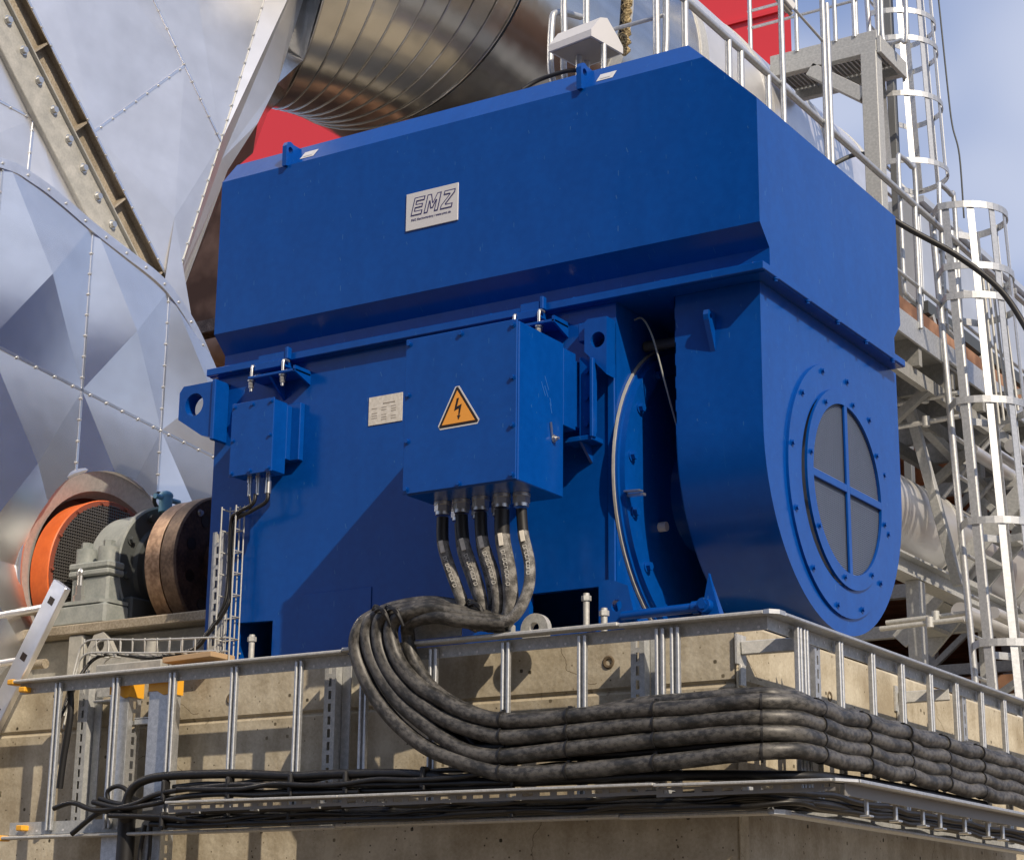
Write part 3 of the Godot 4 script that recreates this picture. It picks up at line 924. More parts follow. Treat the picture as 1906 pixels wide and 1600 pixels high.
# ---------------------------------------------------------------- coupling and bearing
func coupling_and_bearing() -> void:
	var ax := Vector3(0, -0.77, -0.70)
	var t := thing("shaft_coupling", "big rusty brown flange coupling between bearing and motor", "coupling")
	var b := SB.new()
	b.lathe(ax, X, [Vector2(-0.69, 0.12), Vector2(-0.69, 0.34), Vector2(-0.682, 0.350), Vector2(-0.588, 0.350), Vector2(-0.588, 0.12)], 96)
	obj("machined_flange", b, M.machined, t)
	b = SB.new()
	b.lathe(ax, X, [Vector2(-0.580, 0.12), Vector2(-0.580, 0.350), Vector2(-0.572, 0.357), Vector2(-0.490, 0.357), Vector2(-0.482, 0.348), Vector2(-0.482, 0.30)], 96)
	b.lathe(ax, X, [Vector2(-0.588, 0.33), Vector2(-0.579, 0.33)], 64)
	obj("rusty_flange", b, M.rust, t)
	b = SB.new()
	b.lathe(ax, X, [Vector2(-0.4822, 0.3001), Vector2(-0.4825, 0.15), Vector2(-0.47, 0.15), Vector2(0.06, 0.13)], 64)
	b.lathe(ax, X, [Vector2(-0.4818, 0.345), Vector2(-0.4815, 0.15)], 64)
	obj("flange_face", b, M.rust_face, t)
	for k in 10:
		var a := TAU * (k + 0.5) / 10
		b = SB.new()
		var p := ax + Vector3(-0.4814, 0.255 * sin(a), 0.255 * cos(a))
		b.lathe(p, X, [Vector2(-0.03, 0.001), Vector2(-0.03, 0.026), Vector2(0.0015, 0.032)], 16)
		b.cyl(p + X * 0.0, p + X * 0.0006, 0.030, 16)
		obj("bolt_hole", b, M.sign_black, t)
	for k in 3:
		var a := TAU * (k + 0.95) / 10
		bolt(ax + Vector3(-0.4814, 0.31 * sin(a + 0.3), 0.31 * cos(a + 0.3)), X, M.steel_bright, t, 1.2)
	b = SB.new()
	b.lathe(ax, X, [Vector2(-1.5, 0.10), Vector2(-0.692, 0.10)], 40)
	b.lathe(ax, X, [Vector2(-0.80, 0.101), Vector2(-0.78, 0.20), Vector2(-0.692, 0.21)], 48)
	obj("shaft", b, M.rust_face, t)
	# bearing housing
	var h := thing("bearing_housing", "grey cast bearing housing with bolted cap beside the rusty coupling", "bearing")
	b = SB.new()
	# upper half-drum, lower block
	b.lathe(ax, X, [Vector2(-1.13, 0.12), Vector2(-1.13, 0.29), Vector2(-1.10, 0.315), Vector2(-0.90, 0.325), Vector2(-0.90, 0.345), Vector2(-0.862, 0.350), Vector2(-0.858, 0.34), Vector2(-0.858, 0.25)], 72)
	b.box(Vector3(-1.12, -1.06, -1.05), Vector3(-0.87, -0.77, -0.36), 0.02)
	var dr := obj("housing_drum", b, M.grey, h)
	b = SB.new()
	b.lathe(ax, X, [Vector2(-0.8575, 0.338), Vector2(-0.8565, 0.25), Vector2(-0.835, 0.24), Vector2(-0.835, 0.20), Vector2(-0.80, 0.19), Vector2(-0.80, 0.105)], 64)
	b.box(Vector3(-0.868, -1.07, -1.04), Vector3(-0.80, -0.93, -0.40), 0.01)
	obj("cover_ring", b, M.grey_dark, h)
	for k in 9:
		var a := PI * 0.5 + (k - 4) * 0.62 + 0.12
		bolt(ax + Vector3(-0.8565, 0.30 * sin(a), 0.30 * cos(a)), X, M.grey_dark, h, 1.8)
	# split-line bosses with cap bolts, front and back
	for zc in [-0.33, -1.06]:
		for xc in [-1.055, -0.905]:
			b = SB.new()
			b.cyl(Vector3(xc, -0.80, zc), Vector3(xc, -0.69, zc), 0.052, 20)
			b.cyl(Vector3(xc, -0.69, zc), Vector3(xc, -0.655, zc), 0.03, 6, -1.0, true)
			obj("cap_boss", b, M.grey, h)
		b = SB.new()
		b.box(Vector3(-1.115, -0.80, zc - 0.06), Vector3(-0.845, -0.765, zc + 0.06), 0.008)
		b.box(Vector3(-1.115, -0.835, zc - 0.06), Vector3(-0.845, -0.803, zc + 0.06), 0.008)
		b.box(Vector3(-1.105, -1.06, zc - 0.05), Vector3(-0.855, -0.8345, zc + 0.045), 0.012)
		obj("split_flange", b, M.grey, h)
	b = SB.new()
	b.box(Vector3(-1.22, -1.085, -1.15), Vector3(-0.82, -0.98, -0.24), 0.012)
	b.plate(PackedVector2Array([Vector2(-1.22, -0.24), Vector2(-0.86, -0.24), Vector2(-0.82, -0.27), Vector2(-0.82, -0.40), Vector2(-1.22, -0.40)]), Vector3(0, -0.962, 0), X, Z, Y, 0.0175)
	obj("foot", b, M.grey, h)
	b = SB.new()
	b.cyl(Vector3(-1.03, -0.962, -0.275), Vector3(-1.03, -0.93, -0.275), 0.032, 6, -1.0, true)
	b.cyl(Vector3(-1.03, -0.93, -0.275), Vector3(-1.03, -0.88, -0.275), 0.021, 6, -1.0, true)
	b.cyl(Vector3(-1.03, -0.88, -0.275), Vector3(-1.03, -0.83, -0.275), 0.016, 10)
	b.ball(Vector3(-1.03, -0.815, -0.275), 0.02, Vector3(1, 1.3, 1))
	obj("grease_fitting", b, M.zinc, h)
	b = SB.new()
	var eye := []
	for k in 17: eye.append(Vector3(-0.90, -0.385 + 0.038 * sin(TAU * k / 16), -0.66 + 0.038 * cos(TAU * k / 16)))
	b.tube(eye, 0.010, 8, false)
	b.cyl(Vector3(-0.90, -0.46, -0.66), Vector3(-0.90, -0.42, -0.66), 0.02, 10)
	obj("eye_bolt", b, M.black, h)
	b = SB.new()
	b.cyl(Vector3(-0.80, -0.47, -0.60), Vector3(-0.80, -0.39, -0.60), 0.034, 14)
	b.ball(Vector3(-0.80, -0.385, -0.60), 0.038, Vector3(1, 0.7, 1))
	b.cyl(Vector3(-0.80, -0.40, -0.70), Vector3(-0.80, -0.40, -0.52), 0.014, 8)
	obj("breather_cap", b, M.cap_blue, h)
	# bedplate under the bearing
	var p := thing("bearing_pedestal", "pale steel bedplate beam under the grey bearing housing", "bedplate")
	b = SB.new()
	b.box(Vector3(-1.45, -1.135, -1.25), Vector3(-0.02, -1.0855, -0.20), 0.006)
	obj("top_plate", b, M.tan_steel, p)
	b = SB.new()
	b.box(Vector3(-1.35, -1.45, -1.2), Vector3(-0.02, -1.136, -0.30), 0.01)
	b.box(Vector3(-1.02, -1.44, -0.31), Vector3(-0.92, -1.137, -0.21), 0.008)
	obj("web", b, M.grey_pale, p)
	b = SB.new()
	b.plate(PackedVector2Array([Vector2(-0.88, -1.45), Vector2(-0.88, -1.22), Vector2(-0.84, -1.15), Vector2(-0.78, -1.14), Vector2(-0.74, -1.18), Vector2(-0.70, -1.24), Vector2(-0.02, -1.30), Vector2(-0.02, -1.45)]), Vector3(0, 0, -0.20), X, Y, Z, 0.03, circle(Vector2(-0.80, -1.20), 0.032, 16))
	b.cyl(Vector3(-0.45, -1.27, -0.19), Vector3(-0.45, -1.20, -0.19), 0.035, 14, 0.022)
	obj("side_plate", b, M.grey_pale, p)
	# orange guard drum round the shaft entry
	var g := thing("shaft_guard", "orange guard drum with wire mesh face at the shaft entry", "guard")
	b = SB.new()
	b.lathe(ax, X, [Vector2(-1.39, 0.420), Vector2(-1.262, 0.428), Vector2(-1.258, 0.424), Vector2(-1.258, 0.405)], 72)
	obj("drum_band", b, M.orange, g)
	b = SB.new()
	b.lathe(ax, X, [Vector2(-1.2575, 0.4235), Vector2(-1.252, 0.4235), Vector2(-1.252, 0.398), Vector2(-1.262, 0.398)], 72)
	obj("rim", b, M.rust_red, g)
	b = SB.new()
	R_mesh(b, Vector3(-1.256, ax.y, ax.z), 0.402, 0.016, 0.005)
	obj("mesh_face", b, plain(lin(0.13, 0.125, 0.12), 0.5, 0.4), g)
	b = SB.new()
	b.lathe(ax, X, [Vector2(-1.40, 0.05), Vector2(-1.40, 0.41)], 48)
	obj("back_disc", b, plain(lin(0.06, 0.055, 0.05), 0.8), g)
	for k in 14:
		var a := TAU * k / 14
		bolt(ax + Vector3(-1.2515, 0.411 * sin(a), 0.411 * cos(a)), X, M.rust_red, g, 0.9)

func R_mesh(b: SB, c: Vector3, R: float, step: float, w: float) -> void:
	var i := -int(R / step)
	while i <= int(R / step):
		var o := i * step
		var hl := sqrt(maxf(R * R - o * o, 0.0))
		if hl > 0.01:
			b.bar(c + Vector3(0, -hl, o), c + Vector3(0, hl, o), w, w, X)
			b.bar(c + Vector3(0.003, o, -hl), c + Vector3(0.003, o, hl), w, w, X)
		i += 1

# ---------------------------------------------------------------- cladding
# a cross-broken sheet: corners in (z, y), apex raised along +x; clipped to region and by hole
func clad_panel(parent: Node, x: float, q: Array, rise: float, region: PackedVector2Array, hole: PackedVector2Array, apex = null, skin: Material = null) -> void:
	var b := SB.new()
	var c := Vector2.ZERO
	for p in q: c += p / q.size()
	if apex != null: c = apex
	for k in q.size():
		var a: Vector2 = q[k]; var d: Vector2 = q[(k + 1) % q.size()]
		var A := Vector3(x, a.y, a.x); var D := Vector3(x, d.y, d.x); var C := Vector3(x + rise, c.y, c.x)
		var nn := (D - A).cross(C - A).normalized()
		if nn.x < 0: nn = -nn
		var f := PackedVector2Array([a, d, c])
		if Geometry2D.is_polygon_clockwise(f): f.reverse()
		for g in Geometry2D.intersect_polygons(f, region):
			var parts := [g]
			if hole.size() > 2: parts = Geometry2D.clip_polygons(g, hole)
			for h in parts:
				if Geometry2D.is_polygon_clockwise(h): continue
				var ix := Geometry2D.triangulate_polygon(h)
				for m in range(0, ix.size(), 3):
					var v := []
					for w in 3:
						var pt: Vector2 = h[ix[m + w]]
						var hx := A.x - (nn.y * (pt.y - A.y) + nn.z * (pt.x - A.z)) / nn.x
						v.append(Vector3(hx, pt.y, pt.x))
					b.ftri(v[0], v[1], v[2], nn)
	if b.used > 0:
		obj("panel", b, skin if skin else M.clad, parent)

# joint strips with rivets along a polyline of (z, y) points at height x
func seam(parent: Node, x: float, pts: Array, rv: SB, w := 0.018, skin: Material = null) -> void:
	var b := SB.new()
	for k in pts.size() - 1:
		var a := Vector3(x, pts[k].y, pts[k].x); var d := Vector3(x, pts[k + 1].y, pts[k + 1].x)
		b.bar(a, d, w, 0.008, X, 0.002)
		var L := a.distance_to(d)
		var cnt := int(L / 0.115)
		var dir := (d - a).normalized()
		var off := dir.cross(X) * 0.004
		for i in cnt:
			var p := a + dir * (i + 0.5) * L / cnt + off
			rv.cyl(p + X * 0.003, p + X * 0.010, 0.0075, 6)
	obj("seam_strip", b, skin if skin else M.clad, parent)

const SCROLL := [[0.80, 1.20], [0.15, 1.31], [-0.07, 1.302], [-0.27, 1.26], [-0.52, 1.185], [-0.79, 1.12], [-1.04, 1.06], [-1.20, 0.985], [-1.39, 0.84], [-1.56, 0.63], [-1.66, 0.35], [-1.72, 0.0], [-1.72, -0.6], [-1.6, -1.5], [0.8, -1.5]]

func scroll_curve() -> Array:
	var out := []
	var n := SCROLL.size()
	for i in n - 3:
		var g := []
		for m in 4:
			var p: Array = SCROLL[clampi(i - 1 + m, 0, n - 3)]
			g.append(Vector2(p[0], p[1]))
		for k in 5:
			out.append(g[1].cubic_interpolate(g[2], g[0], g[3], k / 5.0))
	for i in [n - 3, n - 2, n - 1]: out.append(Vector2(SCROLL[i][0], SCROLL[i][1]))
	return out

func fan_casing() -> void:
	var x := -1.38
	var t := thing("fan_casing", "silver sheet-clad fan casing with cross-broken panels behind the bearing", "fan casing")
	var rv := SB.new()
	var reg := PackedVector2Array()
	for p in scroll_curve(): reg.append(p)
	if Geometry2D.is_polygon_clockwise(reg): reg.reverse()
	var hole := circle(Vector2(-0.80, -0.755), 0.60, 40)
	var zs := [0.78, 0.135, -0.535, -1.155, -1.80]
	var ys := [[1.50, 1.36, 1.19, 1.00, 0.60], [0.39, 0.325, 0.245, 0.172, 0.095], [-0.70, -0.745, -0.78, -0.80, -0.82], [-1.60, -1.60, -1.60, -1.60, -1.60]]
	for r in 3:
		for c in 4:
			clad_panel(t, x, [Vector2(zs[c], ys[r][c]), Vector2(zs[c + 1], ys[r][c + 1]), Vector2(zs[c + 1], ys[r + 1][c + 1]), Vector2(zs[c], ys[r + 1][c])], 0.07, reg, hole)
	for r in [1, 2]:
		for c in 4:
			var a := Vector2(zs[c], ys[r][c]); var d := Vector2(zs[c + 1], ys[r][c + 1])
			if r == 2 and c >= 1: continue
			if c == 3: d = Vector2(-1.66, 0.115) if r == 1 else Vector2(-1.70, -0.81)
			seam(t, x, [a, d], rv)
	for c in [1, 2, 3]:
		var top: float = [1.31, 1.185, 0.985][c - 1]
		var bot: float = [-0.745, -0.21, -0.27][c - 1]
		seam(t, x, [Vector2(zs[c], top), Vector2(zs[c], bot)], rv)
	# edge band along the scroll outline
	var pts := scroll_curve()
	var bd := SB.new()
	var run := 0.0
	for k in pts.size() - 3:
		var q := []
		for m in [k, k + 1]:
			var tg: Vector2 = (pts[m + 1] - pts[maxi(m - 1, 0)]).normalized()
			var inn := Vector2(tg.y, -tg.x)
			if inn.dot(Vector2(-0.5, -0.5) - pts[m]) < 0: inn = -inn
			q.append(pts[m]); q.append(pts[m] + inn * 0.055)
		var v := []
		for p in q: v.append(Vector3(x + 0.016, p.y, p.x))
		bd.quad(v[0], v[1], v[3], v[2], X)
		bd.quad(v[1], v[3], v[3] - X * 0.02, v[1] - X * 0.02, (v[1] - v[0]).normalized())
		run += pts[k].distance_to(pts[k + 1])
		if run > 0.13:
			run = 0.0
			var c: Vector3 = (v[0] + v[1]) * 0.5
			rv.cyl(c, c + X * 0.006, 0.008, 6)
	obj("edge_band", bd, M.clad_trim, t)
	# round collar at the shaft entry and the red lining inside
	var b2 := SB.new()
	var cx := Vector3(x, -0.755, -0.80)
	b2.lathe(cx, X, [Vector2(-0.30, 0.60), Vector2(0.012, 0.60), Vector2(0.016, 0.612), Vector2(0.012, 0.624), Vector2(-0.01, 0.63)], 64)
	obj("collar_rim", b2, M.clad_trim, t)
	b2 = SB.new()
	b2.lathe(cx, X, [Vector2(0.010, 0.598), Vector2(-0.03, 0.50), Vector2(-0.10, 0.47)], 64)
	obj("collar", b2, M.galv_pale, t)
	b2 = SB.new()
	b2.lathe(Vector3(x, -0.76, -0.72), X, [Vector2(-0.08, 0.50), Vector2(-0.20, 0.47), Vector2(-0.30, 0.10)], 48)
	obj("red_lining", b2, M.rust_red, t)
	# scroll wall and back
	b2 = SB.new()
	for k in pts.size():
		var a: Vector2 = pts[k]; var d: Vector2 = pts[(k + 1) % pts.size()]
		var m := Vector2(d.y - a.y, a.x - d.x).normalized()
		if m.dot((a + d) * 0.5 - Vector2(-0.5, -0.3)) < 0: m = -m
		b2.quad(Vector3(x - 0.004, a.y, a.x), Vector3(x - 0.004, d.y, d.x), Vector3(x - 1.6, d.y, d.x), Vector3(x - 1.6, a.y, a.x), Vector3(0, m.y, m.x))
	obj("scroll_wall", b2, M.clad, t)
	tag(obj("rivets", rv, M.galv, t), "small round rivet heads along the seams", "", "", "stuff")

func upper_duct() -> void:
	var x := -1.9
	var t := thing("flue_duct", "pale aluminium-clad duct rising behind the fan casing with open bolted joint", "duct")
	var rv := SB.new()
	# directions in (z, y): along the joint (down and back) and across it
	var big := PackedVector2Array([Vector2(-12, -4), Vector2(6, -4), Vector2(6, 10), Vector2(-12, 10)])
	var none := PackedVector2Array()
	var E0 := Vector2(-2.62, 4.1); var E1 := Vector2(-2.094, 2.371); var E2 := Vector2(-1.753, 1.305); var E3 := Vector2(-1.60, 0.80)
	var s := func(k: float, m: float) -> Vector2: return Vector2((m - k) * 0.5, (m + k) * 0.5)   # y - z = k, y + z = m
	# right of the joint
	clad_panel(t, x, [s.call(3.0, 1.03), s.call(3.0, 5.0), s.call(4.475, 5.0), s.call(4.475, 1.03)], 0.030, big, none, null, M.clad_dull)
	clad_panel(t, x, [s.call(3.0, 1.03), s.call(4.475, 1.03), E1, E2, E3, s.call(3.0, -0.9)], 0.028, big, none, null, M.clad_dull)
	clad_panel(t, x, [s.call(4.475, 5.0), s.call(4.475, 0.277), E1, E0], 0.018, big, none, Vector2(-1.75, 3.35), M.clad_dull)
	seam(t, x + 0.001, [s.call(4.475, 3.0), s.call(4.475, 0.277)], rv)
	seam(t, x + 0.001, [s.call(3.02, 1.03), s.call(4.475, 1.03)], rv)
	seam(t, x + 0.002, [E0, E1, E2, E3], rv, 0.007, M.galv_grey)
	seam(t, x + 0.002, [s.call(3.01, 3.2), s.call(3.01, -0.75)], rv, 0.02)
	# left of the joint
	clad_panel(t, x, [s.call(2.5, 5.0), s.call(2.5, 1.40), Vector2(-0.522, 1.915), Vector2(0.2, 1.93), Vector2(0.9, 3.4)], 0.02, big, none, null, M.clad_dull)
	clad_panel(t, x, [s.call(2.5, 1.40), s.call(2.5, -0.6), Vector2(-0.5, 0.6), Vector2(-0.52, 1.915)], 0.03, big, none, null, M.clad_dull)
	clad_panel(t, x, [Vector2(-0.52, 1.915), Vector2(-0.5, 0.6), Vector2(0.9, 0.6), Vector2(0.9, 1.93), Vector2(0.2, 1.93)], 0.03, big, none, null, M.clad_dull)
	seam(t, x + 0.001, [Vector2(0.3, 1.94), Vector2(-0.522, 1.915), Vector2(-0.512, 1.50)], rv)
	seam(t, x + 0.001, [s.call(2.46, 3.2), s.call(2.46, -0.4)], rv, 0.02)
	# the open joint: brown channel with stiffeners, bolted angle beside it
	var dir := Vector3(0, -0.7071, -0.7071)
	var acr := Vector3(0, 0.7071, -0.7071)
	var b := SB.new()
	var p0 := Vector3(x, 3.05, 0.16)
	p0 = Vector3(x, (3.6 + 2.9) * 0.5, (3.6 - 2.9) * 0.5)
	b.obox(p0 + dir * 1.9 - X * 0.075, dir, acr, X, Vector3(5.0, 0.19, 0.02))
	b.obox(p0 + dir * 1.9 - X * 0.035 + acr * 0.098, dir, acr, X, Vector3(5.0, 0.006, 0.07))
	var ch := obj("joint_channel", b, M.tan_steel, t)
	for k in 12:
		b = SB.new()
		var c := p0 + dir * (0.25 + k * 0.50) - X * 0.035
		b.obox(c, dir, acr, X, Vector3(0.012, 0.185, 0.06))
		obj("stiffener", b, M.tan_steel, ch)
	b = SB.new()
	var q0 := Vector3(x, (3.6 + 2.655) * 0.5, (3.6 - 2.655) * 0.5)
	b.obox(q0 + dir * 1.9 + X * 0.0, dir, acr, X, Vector3(5.0, 0.135, 0.012), 0.002)
	b.obox(q0 + dir * 1.9 + X * 0.014 + acr * 0.072, dir, acr, X, Vector3(5.0, 0.010, 0.036), 0.002)
	b.obox(q0 + dir * 1.9 + X * 0.015 - acr * 0.12, dir, acr, X, Vector3(5.0, 0.10, 0.05), 0.004)
	var an := obj("joint_angle", b, M.grey_pale, t)
	for k in 24:
		bolt(q0 + dir * (0.1 + k * 0.185) + X * 0.006 + acr * 0.02, X, M.zinc, an, 1.9)
	# folded flank: from the duct's edge over a crease to the first ring of the round elbow, and on down its side
	var rows := [
		[Vector3(x, 4.1, -2.62), Vector3(x, 2.371, -2.094), Vector3(x, 1.305, -1.753), Vector3(x, 0.95, -1.65)],
		[Vector3(-1.832, 3.897, -2.748), Vector3(-1.990, 2.321, -2.214), Vector3(-1.989, 1.375, -1.871), Vector3(-1.981, 1.0, -1.75)],
		[Vector3(-1.901, 4.012, -2.949), Vector3(-1.977, 3.057, -2.717), Vector3(-1.994, 2.706, -2.553), Vector3(-2.039, 2.296, -2.331), Vector3(-2.079, 1.476, -2.028), Vector3(-2.05, 1.05, -1.87)],
		[Vector3(-1.397, 3.812, -2.549), Vector3(-1.941, 3.316, -2.94), Vector3(-2.271, 3.252, -3.177), Vector3(-2.671, 3.348, -3.464), Vector3(-2.274, 2.662, -2.843), Vector3(-2.131, 2.369, -2.483), Vector3(-2.195, 1.561, -2.197), Vector3(-2.16, 1.10, -2.0)]]
	for k in 3:
		var A: Array = rows[k]; var B: Array = rows[k + 1]
		var n := 12 if k == 2 else 1
		# join the two edges by triangles, advancing along whichever lags
		var pieces := []
		var ia := 0; var ib := 0
		while ia < A.size() - 1 or ib < B.size() - 1:
			if ib >= B.size() - 1 or (ia < A.size() - 1 and float(ia + 1) / (A.size() - 1) <= float(ib + 1) / (B.size() - 1)):
				pieces.append([A[ia], A[ia + 1], B[ib]]); ia += 1
			else:
				pieces.append([A[ia], B[ib], B[ib + 1]]); ib += 1
		b = SB.new()
		for q in pieces:
			var nn: Vector3 = (q[1] - q[0]).cross(q[2] - q[0]).normalized()
			if nn.dot(Vector3(0.6, -0.5, 0.6)) < 0: nn = -nn
			b.ftri(q[0], q[1], q[2], nn)
		obj("flank_panel", b, M.polish if k == 2 else M.clad_dull, t)
	var G: Array = rows[2]
	# back faces so that the duct is a body
	b = SB.new()
	b.quad(G[3], G[5], G[5] - X * 2.5, G[3] - X * 2.5, Vector3(0.2, 0, -1))
	obj("rear_wall", b, M.clad, t)
	b = SB.new()
	b.quad(Vector3(x, 0.6, 0.9), Vector3(x, 3.4, 0.9), Vector3(x - 2.5, 3.4, 0.9), Vector3(x - 2.5, 0.6, 0.9), Z)
	obj("front_wall", b, M.clad, t)
	tag(obj("rivets", rv, M.galv, t), "small rivet heads along the duct seams", "", "", "stuff")

# ---------------------------------------------------------------- elbow and pipe
func big_pipe() -> void:
	var t := thing("elbow_pipe", "huge polished segmented elbow pipe sweeping over the motor hood", "pipe")
	var xp := -2.005; var yp := 4.566; var r := 1.314; var Rb := 1.416; var cz := -4.003
	var cx := xp - Rb
	var n := 72
	var nseg := 8
	var ph1 := 0.623
	for s in nseg:
		var b := SB.new()
		var p0 := 0.015 + (ph1 - 0.015) * s / nseg
		var p1 := 0.015 + (ph1 - 0.015) * (s + 1) / nseg
		for sub in 1:
			for k in n:
				var q := []
				var nn := []
				for w in [[p0, k], [p0, k + 1], [p1, k + 1], [p1, k]]:
					var th: float = TAU * w[1] / n
					var pm := (p0 + p1) * 0.5
					var rr := Rb + r * cos(th)
					q.append(Vector3(cx + rr * cos(w[0]), yp + r * sin(th), cz + rr * sin(w[0])))
					nn.append(Vector3(cos(th) * cos(pm), sin(th), cos(th) * sin(pm)))
				b.tri(q[0], q[1], q[2], nn[0], nn[1], nn[2])
				b.tri(q[0], q[2], q[3], nn[0], nn[2], nn[3])
		obj("gore", b, M.polish, t)
	# raised seam beads between the gores
	for s in nseg + 1:
		var b := SB.new()
		var p0 := 0.015 + (ph1 - 0.015) * s / nseg
		var ring := []
		for k in 61:
			var th := TAU * k / 60.0
			var rr := Rb + (r + 0.004) * cos(th)
			ring.append(Vector3(cx + rr * cos(p0), yp + (r + 0.004) * sin(th), cz + rr * sin(p0)))
		b.tube(ring, 0.0075, 6, false)
		obj("seam_bead", b, M.polish, t)
	# straight run
	var L := [0.0, 1.3, 2.6, 3.9, 5.2, 6.5, 7.8, 9.1, 11.0, 13.0, 16.0, 20.0, 26.0]
	for i in L.size() - 1:
		var b := SB.new()
		for k in n:
			var t0 := TAU * k / n
			var t1 := TAU * (k + 1) / n
			var n0 := Vector3(cos(t0), sin(t0), 0); var n1 := Vector3(cos(t1), sin(t1), 0)
			var c0 := Vector3(xp, yp, cz - L[i]); var c1 := Vector3(xp, yp, cz - L[i + 1])
			b.tri(c0 + n0 * r, c0 + n1 * r, c1 + n1 * r, n0, n1, n1)
			b.tri(c0 + n0 * r, c1 + n1 * r, c1 + n0 * r, n0, n1, n0)
		obj("pipe_section", b, M.polish if i < 2 else M.pipe, t)
		if i > 0:
			b = SB.new()
			b.lathe(Vector3(xp, yp, cz - L[i]), Z, [Vector2(-0.07, r + 0.001), Vector2(-0.065, r + 0.012), Vector2(0.065, r + 0.012), Vector2(0.07, r + 0.001)], 72)
			obj("pipe_band", b, M.galv_pale, t)

# ---------------------------------------------------------------- background: walkway, tower, ladders, gallery
func ladder_cage(t: Node, base: Vector3, top: Vector3, r: float, rungs: float, hoops: Array, cage_to: float) -> void:
	# stiles run from base to top (rungs along -z), the cage bulges to +x
	var d := (top - base).normalized()
	var w := 0.40
	for k in 2:
		var b := SB.new()
		b.cyl(base - Z * w * k, top - Z * w * k, 0.024, 10)
		obj("stile", b, M.galv, t)
	var n := int(base.distance_to(top) / rungs)
	for i in n:
		var b := SB.new()
		var p := base + d * (i + 0.5) * rungs
		b.cyl(p - Z * 0.01, p - Z * (w - 0.01), 0.014, 8)
		obj("rung", b, M.galv, t)
	for h in hoops:
		var b := SB.new()
		var c: Vector3 = base + d * h - Z * w * 0.5
		var N := 20
		for k in N:
			var q := []
			for m in 2:
				var a := -PI * 0.5 + PI * (k + m) / N
				q.append(c + X * (0.10 + r * 1.1 * cos(a)) + Z * r * sin(a))
			b.bar(q[0], q[1], 0.008, 0.05, Y)
		b.bar(c + Z * r + X * 0.10, c + Z * w * 0.5, 0.008, 0.05, Y)
		b.bar(c - Z * r + X * 0.10, c - Z * w * 0.5, 0.008, 0.05, Y)
		obj("cage_hoop", b, M.galv, t)
	for k in 7:
		var a := -PI * 0.46 + PI * 0.92 * k / 6
		var off := X * (0.10 + (r * 1.1 - 0.012) * cos(a)) + Z * (r - 0.012) * sin(a)
		var c0: Vector3 = base + d * hoops[0] - Z * w * 0.5 + off
		var c1: Vector3 = base + d * cage_to - Z * w * 0.5 + off
		var b := SB.new()
		b.bar(c0, c1, 0.05, 0.008, Vector3(cos(a), 0, sin(a)))
		obj("cage_bar", b, M.galv, t)

func railing(t: Node, a: Vector3, b_: Vector3, h: float, posts: Array, mid: Array) -> void:
	var b := SB.new()
	b.cyl(a + Y * h, b_ + Y * h, 0.022, 10)
	obj("top_rail", b, M.galv, t)
	for m in mid:
		b = SB.new()
		b.cyl(a + Y * m, b_ + Y * m, 0.014, 8)
		obj("mid_rail", b, M.galv, t)
	for s in posts:
		b = SB.new()
		var p := a.lerp(b_, s)
		b.cyl(p, p + Y * h, 0.020, 10)
		obj("post", b, M.galv, t)

func loop_rail(t: Node, pts: Array, r: float) -> void:
	var b := SB.new()
	b.tube(spline(pts, 6), r, 10)
	obj("loop_rail", b, M.galv, t)

func rounded(a: Vector3, u: Vector3, v: Vector3, w: float, h: float) -> Array:
	# rounded upright loop: from a along u (width) and v (height)
	var c := 0.06
	return [a + v * h * 0.5, a + v * (h - c), a + u * c + v * h, a + u * (w - c) + v * h, a + u * w + v * (h - c), a + u * w + v * c, a + u * (w - c), a + u * c, a + v * c, a + v * h * 0.5]

